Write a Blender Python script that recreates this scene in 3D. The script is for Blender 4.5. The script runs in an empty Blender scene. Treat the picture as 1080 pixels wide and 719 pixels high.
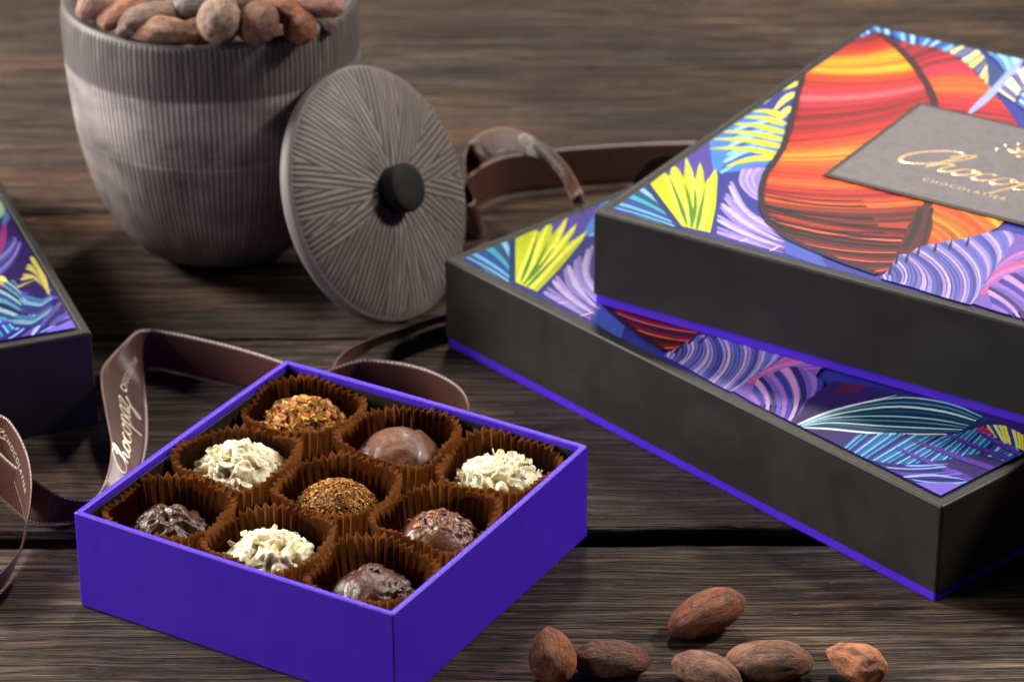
import bpy, bmesh, math, random
from mathutils import Vector, Matrix, noise
PI=math.pi; R_=math.radians
random.seed(11)
sc=bpy.context.scene
S=0.01                       # everything below is written in centimetres
col=bpy.context.collection

# ------------------------------------------------------------------ camera
PITCH,CAMH,ROLL=0.4810510,52.067,-0.0038777
dist=CAMH/math.sin(PITCH)
cam=bpy.data.objects.new("camera",bpy.data.cameras.new("camera")); col.objects.link(cam)
cam.location=(0,-dist*math.cos(PITCH)*S,CAMH*S)
cam.rotation_euler=(Matrix.Rotation(PI/2-PITCH,3,'X')@Matrix.Rotation(ROLL,3,'Z')).to_euler()
cam.data.sensor_width=36; cam.data.lens=36*3305.41/1080
cam.data.clip_start=.02; cam.data.clip_end=60
cam.data.dof.use_dof=True; cam.data.dof.focus_distance=.955; cam.data.dof.aperture_fstop=16
sc.camera=cam

# ------------------------------------------------------------------ light (a studio: dim room plus softboxes)
w=bpy.data.worlds.new("World"); sc.world=w; w.use_nodes=True
w.node_tree.nodes["Background"].inputs[0].default_value=(.80,.86,1,1)
w.node_tree.nodes["Background"].inputs[1].default_value=.02
def area(name,loc,target,sx,sy,power,color,spread=PI):
    d=bpy.data.lights.new(name,'AREA'); d.shape='RECTANGLE'; d.size=sx*S; d.size_y=sy*S; d.energy=power; d.color=color; d.spread=spread
    o=bpy.data.objects.new(name,d); col.objects.link(o); o.location=Vector(loc)*S
    o.rotation_euler=(Vector(target)-Vector(loc)).to_track_quat('-Z','Y').to_euler(); return o
area("softbox_back_low",(42,130,72),(8,0,0),46,24,.85,(1,.93,.88))
area("softbox_left",(-92,26,46),(-8,2,4),30,40,28,(1,.95,.90))
area("key_back",(4,62,84),(2,-10,0),12,12,8.5,(1,.92,.82))
area("fill_left",(-112,-58,42),(0,-5,0),44,44,6.6,(1,.97,.93))
area("key_right",(80,16,74),(0,-12,0),16,16,14,(1,.95,.90))
sc.view_settings.view_transform='Standard'; sc.view_settings.look='None'; sc.view_settings.exposure=0; sc.view_settings.gamma=1
sc.cycles.use_denoising=True
sc.cycles.max_bounces=8
# ------------------------------------------------------------------ node helper
def lin(c):
    return tuple(((v/255)/12.92 if v/255<=.04045 else ((v/255+.055)/1.055)**2.4) for v in c)
class NT:
    def __init__(s,name):
        s.m=bpy.data.materials.new(name); s.m.use_nodes=True; s.t=s.m.node_tree; s.b=s.t.nodes["Principled BSDF"]; s.out=s.t.nodes["Material Output"]
    def n(s,typ,ins=None,**props):
        x=s.t.nodes.new(typ)
        for k,v in props.items(): setattr(x,k,v)
        for k,v in (ins or {}).items(): s.set(x.inputs[k],v)
        return x
    def set(s,inp,v):
        if isinstance(v,bpy.types.NodeSocket): s.t.links.new(v,inp)
        else: inp.default_value=v
    def math(s,op,a,b=0,c=0):
        x=s.t.nodes.new('ShaderNodeMath'); x.operation=op
        s.set(x.inputs[0],a); s.set(x.inputs[1],b); s.set(x.inputs[2],c); return x.outputs[0]
    def coord(s,scale=(100,100,100),kind='Object'):      # metres -> centimetres
        tc=s.n('ShaderNodeTexCoord'); mp=s.n('ShaderNodeMapping',{0:tc.outputs[kind]}); mp.inputs['Scale'].default_value=scale; return mp.outputs[0]
    def noise(s,vec,scale,detail=4,rough=.55,dist=0):
        return s.n('ShaderNodeTexNoise',{'Vector':vec,'Scale':scale,'Detail':detail,'Roughness':rough,'Distortion':dist}).outputs[0]
    def ramp(s,fac,stops,interp='LINEAR'):
        x=s.n('ShaderNodeValToRGB',{0:fac}); r=x.color_ramp; r.interpolation=interp
        while len(r.elements)<len(stops): r.elements.new(.5)
        for e,(p,c) in zip(r.elements,stops):
            e.position=p; e.color=(tuple(c)+(1,))[:4] if len(c)>=3 else (c[0],)*3+(1,)
        return x.outputs[0]
    def mix(s,f,a,b,mode='MIX'):
        x=s.n('ShaderNodeMix',data_type='RGBA',blend_type=mode)
        s.set(x.inputs[0],f); s.set(x.inputs[6],a if isinstance(a,bpy.types.NodeSocket) else tuple(a)+(1,)); s.set(x.inputs[7],b if isinstance(b,bpy.types.NodeSocket) else tuple(b)+(1,)); return x.outputs[2]
    def bump(s,h,dist,strength=1,normal=None):
        x=s.n('ShaderNodeBump',{'Height':h,'Distance':dist*S,'Strength':strength})
        if normal is not None: s.set(x.inputs['Normal'],normal)
        return x.outputs[0]
    def P(s,**k):
        names={'base':'Base Color','rough':'Roughness','spec':'Specular IOR Level','metal':'Metallic','normal':'Normal','coat':'Coat Weight','crough':'Coat Roughness','sss':'Subsurface Weight','ssr':'Subsurface Radius','sssc':'Subsurface Scale','sheen':'Sheen Weight'}
        for a,v in k.items():
            if a=='base' and not isinstance(v,bpy.types.NodeSocket): v=tuple(v)[:3]+(1,)
            s.set(s.b.inputs[names[a]],v)
        return s.m

def sep(nt,v):
    x=nt.n('ShaderNodeSeparateXYZ',{0:v}); return x.outputs

# ------------------------------------------------------------------ mesh helper
def mk(name,verts,faces,mat,parent=None,smooth=False,cols=None,uvs=None,loc=None,rot=None):
    me=bpy.data.meshes.new(name); me.from_pydata([(v[0]*S,v[1]*S,v[2]*S) for v in verts],[],faces)
    me.validate(verbose=False)
    if smooth: me.polygons.foreach_set('use_smooth',[True]*len(me.polygons))
    if cols is not None:
        a=me.color_attributes.new('Col','FLOAT_COLOR','POINT')
        a.data.foreach_set('color',[x for c in cols for x in (c[0],c[1],c[2],1)])
    if uvs is not None:
        u=me.uv_layers.new(name='UVMap')
        for l in me.loops: u.data[l.index].uv=uvs[l.vertex_index]
    if mat: me.materials.append(mat)
    o=bpy.data.objects.new(name,me); col.objects.link(o)
    if parent: o.parent=parent
    if loc is not None: o.location=Vector(loc)*S
    if rot is not None: o.rotation_euler=rot
    return o
def from_bm(name,bm,mat,parent=None,smooth=False,autosm=None,**k):
    me=bpy.data.meshes.new(name); bm.transform(Matrix.Scale(S,4)); bm.to_mesh(me); bm.free()
    if smooth: me.polygons.foreach_set('use_smooth',[True]*len(me.polygons))
    me.materials.append(mat); o=bpy.data.objects.new(name,me); col.objects.link(o)
    if parent: o.parent=parent
    if 'loc' in k: o.location=Vector(k['loc'])*S
    if 'rot' in k: o.rotation_euler=k['rot']
    return o
def empty(name,loc,rz=0,rot=None):
    o=bpy.data.objects.new(name,None); col.objects.link(o); o.location=Vector(loc)*S; o.rotation_euler=rot if rot is not None else (0,0,rz); o.empty_display_size=.02; return o
def tag(o,label=None,cat=None,group=None,kind=None):
    if label: o['label']=label
    if cat: o['category']=cat
    if group: o['group']=group
    if kind: o['kind']=kind
    return o
def box_bm(x0,y0,z0,x1,y1,z1,bev=0,seg=2,bm=None):
    b=bmesh.new(); bmesh.ops.create_cube(b,size=1)
    for v in b.verts: v.co=Vector(((x0+x1)/2+v.co.x*(x1-x0),(y0+y1)/2+v.co.y*(y1-y0),(z0+z1)/2+v.co.z*(z1-z0)))
    if bev: bmesh.ops.bevel(b,geom=b.edges[:],offset=bev,segments=seg,profile=.5,affect='EDGES',clamp_overlap=True)
    return b
def catmull(pts,n):
    pts=[Vector(p) for p in pts]
    if len(pts)==2: return [pts[0].lerp(pts[1],i/(n-1)) for i in range(n)]
    out=[]
    for i in range(n):
        t=i/(n-1)*(len(pts)-1); k=min(int(t),len(pts)-2); u=t-k
        p0=pts[max(k-1,0)];p1=pts[k];p2=pts[k+1];p3=pts[min(k+2,len(pts)-1)]
        out.append(.5*((2*p1)+(-p0+p2)*u+(2*p0-5*p1+4*p2-p3)*u*u+(-p0+3*p1-3*p2+p3)*u**3))
    return out

# ------------------------------------------------------------------ materials
def mat_wood(seed,tint):
    n=NT('weathered_wood'); c=n.coord()
    off=n.n('ShaderNodeVectorMath',{0:c,1:(seed*37.1,seed*11.7,0)},operation='ADD').outputs[0]
    warp=n.n('ShaderNodeTexNoise',{'Vector':n.n('ShaderNodeVectorMath',{0:off,1:(.06,.22,.2)},operation='MULTIPLY').outputs[0],'Scale':1.0,'Detail':3}).outputs[1]
    wv=n.n('ShaderNodeVectorMath',{0:warp,1:(0,1.3,0)},operation='MULTIPLY').outputs[0]
    v=n.n('ShaderNodeVectorMath',{0:off,1:wv},operation='ADD').outputs[0]
    def st(fx,fy): return n.n('ShaderNodeVectorMath',{0:v,1:(fx,fy,fy)},operation='MULTIPLY').outputs[0]
    g1=n.noise(st(.10,1.15),1,5,.6); g2=n.noise(st(.22,4.6),1,5,.65,.3); g3=n.noise(st(.7,18),1,3,.7); big=n.noise(st(.05,.25),1,3,.5)
    pits=n.noise(st(1.4,6.0),1,2,.5)
    cr=n.ramp(g2,[(.38,(0,)),(.46,(1,))])                   # dark cracks
    h=n.math('ADD',n.math('MULTIPLY',g1,.55),n.math('ADD',n.math('MULTIPLY',g2,.75),n.math('MULTIPLY',g3,.28)))
    base=n.ramp(n.math('ADD',n.math('MULTIPLY',g1,.55),n.math('MULTIPLY',g2,.45)),[(.36,(.020,.0120,.0075)),(.46,(.066,.0425,.0265)),(.55,(.122,.082,.053)),(.68,(.23,.163,.108))])
    base=n.mix(n.math('MULTIPLY',n.ramp(big,[(.42,(0,)),(.66,(1,))]),tint),base,(.175,.075,.030))
    base=n.mix(n.math('MULTIPLY',n.math('SUBTRACT',1,cr),.80),base,(.018,.012,.010))
    base=n.mix(n.math('MULTIPLY',n.ramp(g3,[(.5,(0,)),(.75,(1,))]),.30),base,(.18,.148,.118))
    base=n.mix(n.math('MULTIPLY',n.ramp(pits,[(.68,(0,)),(.75,(1,))]),.5),base,(.34,.29,.24))
    def lines(fx,fy,w,d):
        q=n.math('ABSOLUTE',n.math('SUBTRACT',n.noise(st(fx,fy),1,d,.55),.5))
        return n.ramp(q,[(0,(1,)),(w,(0,))])
    ln=n.math('MAXIMUM',lines(.035,1.5,.020,3),n.math('MULTIPLY',lines(.09,4.0,.026,3),n.ramp(g1,[(.40,(0,)),(.60,(1,))])))
    base=n.mix(n.math('MULTIPLY',ln,.80),base,(.014,.009,.007))
    fine=n.noise(st(.30,26),1,4,.75); fl=n.noise(st(.16,9.5),1,3,.6)
    base=n.mix(n.ramp(fl,[(.40,(.85,)),(.47,(0,))]),base,(.016,.0105,.0075))
    base=n.mix(1,base,n.ramp(fine,[(.32,(.45,)),(.50,(1,)),(.70,(1.75,))]),'MULTIPLY')
    sv=n.n('ShaderNodeVectorMath',{0:off,1:(.045,.16,.1)},operation='MULTIPLY').outputs[0]
    base=n.mix(n.ramp(n.noise(sv,1,4,.6,.6),[(.40,(.62,)),(.58,(0,))]),base,(.020,.0135,.0095))
    wr=n.n('ShaderNodeVectorMath',{0:off,1:(.5,1.1,1)},operation='MULTIPLY').outputs[0]
    base=n.mix(n.math('MULTIPLY',n.ramp(n.noise(wr,1,6,.75),[(.58,(0,)),(.70,(1,))]),n.math('MULTIPLY',g3,.6)),base,(.20,.158,.120))
    hh=n.math('SUBTRACT',n.math('ADD',h,n.math('MULTIPLY',cr,.35)),n.math('MULTIPLY',ln,.55))
    hh=n.math('ADD',hh,n.math('ADD',n.math('MULTIPLY',n.ramp(fl,[(.38,(0,)),(.48,(1,))]),.35),n.math('MULTIPLY',fine,.22)))
    return n.P(base=base,rough=n.ramp(g2,[(.3,(.8,)),(.7,(.55,))]),spec=.32,normal=n.bump(hh,.26,1.0))
def mat_card(name,c,rough=.45,spec=.4,grain=.25,var=.12):
    n=NT(name); v=n.coord(); a=n.noise(v,34,3,.6); b=n.noise(v,.5,3,.6); f=n.noise(v,160,2,.5)
    base=n.mix(n.math('MULTIPLY',n.ramp(b,[(.3,(0,)),(.7,(1,))]),var*2),c,tuple(x*1.35+.004 for x in c))
    base=n.mix(n.math('MULTIPLY',n.ramp(f,[(.70,(0,)),(.8,(1,))]),.18),base,(.5,.45,.5))
    return n.P(base=base,rough=n.math('ADD',rough-.1,n.math('MULTIPLY',b,.2)),spec=spec,normal=n.bump(a,.012,grain))
M={}
M['purple']=mat_card('purple_card',(.066,.013,.57),.42,.42,.8)
M['purple_in']=mat_card('purple_card_inner',(.030,.010,.16),.6,.3)
M['black']=mat_card('charcoal_card',(.0165,.0148,.0128),.44,.28,.7,.4)
M['shade_card']=mat_card('dark_shade_card',(.012,.007,.005),.6,.3)  # near-black colour standing in for shade inside the tray and below the planks
def mat_print():
    n=NT('printed_foliage'); a=n.n('ShaderNodeVertexColor',layer_name='Col').outputs[0]; v=n.coord()
    w1=n.noise(v,2.2,7,.78,1.4); w2=n.noise(v,14,4,.7)
    base=n.mix(.55,a,n.ramp(w1,[(.25,(.30,.30,.35)),(.5,(.85,.85,.85)),(.75,(1.15,1.12,1.15))]),'MULTIPLY')
    base=n.mix(n.math('MULTIPLY',n.ramp(w2,[(.62,(0,)),(.78,(1,))]),.12),base,(.6,.6,.8))
    return n.P(base=base,rough=.30,spec=.36,normal=n.bump(n.noise(v,50,2),.006,.25))
M['print']=mat_print()
def mat_label():
    n=NT('grey_label_card'); v=n.coord(); g=n.noise(v,2.2,6,.7,1.2)
    return n.P(base=n.ramp(g,[(.3,(.088,.077,.082)),(.6,(.135,.119,.127))]),rough=.36,spec=.6,normal=n.bump(g,.03,.3))
M['label']=mat_label()
n=NT('gold_foil'); M['gold']=n.P(base=(.95,.66,.36),metal=1.0,rough=n.math('ADD',.20,n.math('MULTIPLY',n.noise(n.coord(),9,2),.2)))
n=NT('label_border'); M['border']=n.P(base=(.035,.018,.010),rough=.35)
def mat_cup():
    n=NT('brown_glassine_paper'); v=n.coord(); g=n.noise(v,9,4,.6)
    base=n.ramp(g,[(.3,(.040,.013,.0045)),(.7,(.15,.053,.016))])
    n.P(base=base,rough=.42,spec=.45,normal=n.bump(n.noise(v,45,3),.01,.5))
    tr=n.n('ShaderNodeBsdfTranslucent',{0:n.mix(.5,base,(.40,.13,.028))})
    mx=n.n('ShaderNodeMixShader',{0:.32,1:n.b.outputs[0],2:tr.outputs[0]})
    n.t.links.new(mx.outputs[0],n.out.inputs[0]); return n.m
M['cup']=mat_cup()
def mat_choc(name,c,rough,bumps=.03,coat=.3):
    n=NT(name); v=n.coord(); a=n.noise(v,6,5,.6,.8); b=n.noise(v,28,3,.6)
    base=n.mix(n.ramp(a,[(.35,(0,)),(.7,(1,))]),c,tuple(min(1,x*1.5+.006) for x in c))
    return n.P(base=base,rough=n.math('ADD',rough,n.math('MULTIPLY',b,.15)),spec=.42,coat=coat*.5,crough=.22,normal=n.bump(n.math('ADD',a,n.math('MULTIPLY',b,.3)),bumps,.6))
M['milk']=mat_choc('milk_chocolate',(.110,.040,.019),.34,.04)
M['mid']=mat_choc('nutty_chocolate',(.115,.036,.015),.24,.04)
M['dark']=mat_choc('dark_chocolate',(.050,.016,.008),.24,.04,.0)
def mat_vcol(name,rough,spec=.4,sss=0,bf=20,bd=.02):
    n=NT(name); a=n.n('ShaderNodeVertexColor',layer_name='Col').outputs[0]; v=n.coord()
    b=n.noise(v,bf,4,.65)
    base=n.mix(.5,a,n.ramp(b,[(.25,(.55,.5,.45)),(.5,(1,1,1)),(.8,(1.3,1.3,1.3))]),'MULTIPLY')
    n.P(base=base,rough=rough,spec=spec,normal=n.bump(b,bd,.7))
    if sss: n.P(sss=sss,ssr=(1,.7,.35),sssc=.003)
    return n.m
M['white']=mat_vcol('white_chocolate',.42,.45,.25,14,.025)
M['flake']=mat_vcol('golden_flakes',.65,.18,0,30,.01)
def mat_bean():
    n=NT('cacao_bean_skin'); a=n.n('ShaderNodeVertexColor',layer_name='Col').outputs[0]
    oi=n.n('ShaderNodeObjectInfo').outputs['Random']; v0=n.coord()
    v=n.n('ShaderNodeVectorMath',{0:v0,1:n.n('ShaderNodeVectorMath',{0:(31,17,9),'Scale':oi},operation='SCALE').outputs[0]},operation='ADD').outputs[0]
    big=n.noise(v,1.6,6,.7,1.0); fine=n.noise(v,9,5,.7,.6); st=n.noise(n.n('ShaderNodeVectorMath',{0:v,1:(.9,5,5)},operation='MULTIPLY').outputs[0],1.6,5,.7,.8)
    base=n.mix(1,a,n.ramp(big,[(.30,(.28,.22,.20)),(.5,(1,1,1)),(.68,(1.6,1.5,1.4))]),'MULTIPLY')
    base=n.mix(n.ramp(fine,[(.50,(0,)),(.68,(.6,))]),base,(.36,.22,.15))
    base=n.mix(n.ramp(st,[(.32,(.85,)),(.46,(0,))]),base,(.022,.012,.009))
    return n.P(base=base,rough=.62,spec=.35,normal=n.bump(n.math('ADD',n.math('MULTIPLY',st,1.0),n.math('MULTIPLY',fine,.55)),.14,1))
M['bean']=mat_bean()
def mat_pot():
    n=NT('grooved_dark_wood'); c=n.coord(); x,y,z=sep(n,c)
    th=n.math('ARCTAN2',y,x)
    wob=n.math('MULTIPLY',n.noise(n.n('ShaderNodeCombineXYZ',{0:n.math('MULTIPLY',th,3),1:n.math('MULTIPLY',z,.25),2:0}).outputs[0],1,3),1.6)
    s=n.math('SINE',n.math('ADD',n.math('MULTIPLY',th,160),wob))
    s01=n.math('MULTIPLY_ADD',s,.5,.5)
    cv=n.n('ShaderNodeCombineXYZ',{0:n.math('MULTIPLY',th,26),1:n.math('MULTIPLY',z,.35),2:0}).outputs[0]
    streak=n.noise(cv,1,4,.65)
    cv2=n.n('ShaderNodeCombineXYZ',{0:n.math('MULTIPLY',th,2.2),1:n.math('MULTIPLY',z,.5),2:2}).outputs[0]
    patch=n.noise(cv2,1,4,.6)
    ring=n.math('SINE',n.math('MULTIPLY',z,42))
    zn=n.math('ADD',z,n.math('MULTIPLY',n.noise(n.n('ShaderNodeVectorMath',{0:c,1:(.3,.3,.3)},operation='MULTIPLY').outputs[0],1),.25))
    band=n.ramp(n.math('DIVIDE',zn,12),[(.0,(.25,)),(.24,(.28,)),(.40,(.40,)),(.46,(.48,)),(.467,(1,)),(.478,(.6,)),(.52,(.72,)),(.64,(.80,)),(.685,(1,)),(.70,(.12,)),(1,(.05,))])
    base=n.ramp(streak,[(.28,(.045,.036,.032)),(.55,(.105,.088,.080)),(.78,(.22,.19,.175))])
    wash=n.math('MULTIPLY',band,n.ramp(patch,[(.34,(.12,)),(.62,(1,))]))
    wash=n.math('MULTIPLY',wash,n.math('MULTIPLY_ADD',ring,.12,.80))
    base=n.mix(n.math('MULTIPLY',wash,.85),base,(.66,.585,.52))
    groove=n.math('MULTIPLY',n.ramp(s01,[(.08,(1,)),(.45,(0,))]),n.math('SUBTRACT',1.0,n.math('MULTIPLY',band,.25)))
    base=n.mix(n.math('MULTIPLY',groove,.85),base,(.020,.014,.012))
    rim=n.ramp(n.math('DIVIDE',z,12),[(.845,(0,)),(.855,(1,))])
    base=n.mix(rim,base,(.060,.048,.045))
    h=n.math('MULTIPLY',n.math('SUBTRACT',1,n.ramp(s01,[(.0,(1,)),(.4,(0,))])),n.math('SUBTRACT',1,rim))
    return n.P(base=base,rough=.50,spec=.40,normal=n.bump(n.math('ADD',h,n.math('MULTIPLY',ring,.08)),.05,.8))
M['pot']=mat_pot()
n=NT('dark_turned_wood'); v=n.coord(); M['potdark']=n.P(base=n.ramp(n.noise(v,3,4),[(.3,(.008,.006,.006)),(.7,(.014,.011,.011))]),rough=.7,spec=.15,normal=n.bump(n.noise(v,14,3),.02,.5))
def mat_lid():
    n=NT('radial_carved_wood'); c=n.coord(); x,y,z=sep(n,c)
    r=n.math('SQRT',n.math('ADD',n.math('MULTIPLY',x,x),n.math('MULTIPLY',y,y)))
    th=n.math('ADD',n.math('ARCTAN2',y,x),.2)
    K=19; sw=2*PI/K
    k=n.math('FLOOR',n.math('DIVIDE',n.math('ADD',th,n.math('MULTIPLY',n.math('SINE',n.math('MULTIPLY',th,4.3)),.09)),sw))
    rnd=n.n('ShaderNodeTexWhiteNoise',{'W':k},noise_dimensions='1D').outputs[0]
    rnd2=n.n('ShaderNodeTexWhiteNoise',{'W':n.math('ADD',k,40.5)},noise_dimensions='1D').outputs[0]
    ctr=n.math('MULTIPLY',n.math('ADD',k,n.math('MULTIPLY_ADD',rnd,1.1,-.05)),sw)
    d=n.math('MULTIPLY',r,n.math('SINE',n.math('SUBTRACT',th,ctr)))
    s=n.math('MULTIPLY_ADD',n.math('SINE',n.math('ADD',n.math('MULTIPLY',d,n.math('MULTIPLY_ADD',rnd,6,26)),n.math('MULTIPLY',n.noise(c,1.2,2),2.5))),.5,.5)
    cv=n.n('ShaderNodeCombineXYZ',{0:n.math('MULTIPLY',d,6),1:n.math('MULTIPLY',r,.5),2:n.math('MULTIPLY',k,3)}).outputs[0]
    st=n.noise(cv,1,4,.65)
    base=n.ramp(st,[(.28,(.095,.073,.063)),(.55,(.215,.174,.152)),(.78,(.40,.34,.30))])
    base=n.mix(n.math('MULTIPLY',rnd2,.6),base,(.085,.070,.068))
    g=n.ramp(s,[(.15,(1,)),(.50,(0,))])
    base=n.mix(n.math('MULTIPLY',g,.88),base,(.022,.015,.013))
    rim=n.ramp(n.math('DIVIDE',r,10),[(.455,(0,)),(.462,(1,))])
    base=n.mix(rim,base,(.14,.125,.125))
    return n.P(base=base,rough=.55,spec=.35,normal=n.bump(n.math('SUBTRACT',1,n.math('MULTIPLY',g,n.math('SUBTRACT',1,rim))),.05,.8))
M['lid']=mat_lid()
def mat_ribbon():
    n=NT('brown_grosgrain'); uv=n.n('ShaderNodeUVMap').outputs[0]; u,v,_=sep(n,uv)
    rib=n.math('MULTIPLY_ADD',n.math('SINE',n.math('MULTIPLY',v,2*PI/.105)),.5,.5)
    a=n.math('ABSOLUTE',n.math('SUBTRACT',u,.5))
    edge=n.ramp(a,[(.445,(0,)),(.452,(1,)),(.485,(1,)),(.49,(0,))])
    dash=n.ramp(n.math('FRACT',n.math('DIVIDE',v,.16)),[(.55,(1,)),(.68,(0,))])
    base=n.mix(n.math('MULTIPLY',rib,.55),(.040,.012,.008),(.125,.044,.031))
    base=n.mix(n.math('MULTIPLY',edge,n.math('MULTIPLY_ADD',dash,.62,.12)),base,(.62,.48,.40))
    n.P(base=base,rough=.38,spec=.6,normal=n.bump(rib,.03,.8),sheen=.12); n.b.inputs['Sheen Tint'].default_value=(1,.55,.45,1); n.b.inputs['Sheen Roughness'].default_value=.35; return n.m
M['ribbon']=mat_ribbon()
n=NT('ribbon_lettering_ink'); M['ink']=n.P(base=(.80,.68,.52),rough=.3,metal=.35)
n=NT('roasted_nut'); M['nut']=n.P(base=(.50,.20,.06),rough=.45)

# ------------------------------------------------------------------ table: weathered planks running left to right
table=tag(empty('table',(0,0,0)),'dark weathered wooden plank table top','table',kind='structure')
edges=[(-46,-13.98),(-12.98,.30),(.50,11.0),(11.15,25.4),(25.6,39.0),(39.2,55),(55.2,72),(72.2,90)]
dz=[0,0,-.02,.0,-.03,0,0,0]
for i,((y0,y1),d) in enumerate(zip(edges,dz)):
    bm=bmesh.new(); nx,ny=150,14
    X0,X1=-80,80
    # top sheet with slight real undulation and a worn, rounded edge, closed by sides and a bottom
    prof=[(y0+1.4,-3.2),(y0+1.4,-.55),(y0+.02,-.36),(y0,-.30),(y0+.03,-.12),(y0+.12,-.03)]+[(y0+.3+(y1-y0-.6)*j/ny,0) for j in range(ny+1)]+[(y1-.14,-.03),(y1-.04,-.14),(y1,-.34),(y1,-3.2)]
    rows=[]
    for ix in range(nx+1):
        x=X0+(X1-X0)*ix/nx; row=[]
        for (y,z) in prof:
            e=0
            if abs(y-y0)<.2 or abs(y-y1)<.2: e=.07*noise.noise(Vector((x*.35,y*.1,i*7)))+.04*noise.noise(Vector((x*1.3,y*.1,i*3)))
            zz=z+(.018*noise.noise(Vector((x*.08,y*.5,i*5)))-.02 if z>-1 else 0)
            row.append(bm.verts.new((x,y+(e if y<(y0+y1)/2 else -e),zz+d)))
        rows.append(row)
    for a,b in zip(rows,rows[1:]):
        for j in range(len(prof)-1): bm.faces.new((a[j],b[j],b[j+1],a[j+1]))
        bm.faces.new((a[-1],b[-1],b[0],a[0]))
    bm.faces.new(rows[0]); bm.faces.new(rows[-1][::-1])
    bmesh.ops.recalc_face_normals(bm,faces=bm.faces[:])
    from_bm('plank',bm,mat_wood(i+1.3,[.30,.5,.8,1.0,.55,.2,.1,.1][i]),table,smooth=True)

from_bm('added_gap_board',box_bm(-80,-46,-5.2,80,90,-3.6),M['shade_card'],table)  # added unseen board: keeps world light from showing through the plank gaps

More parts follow.
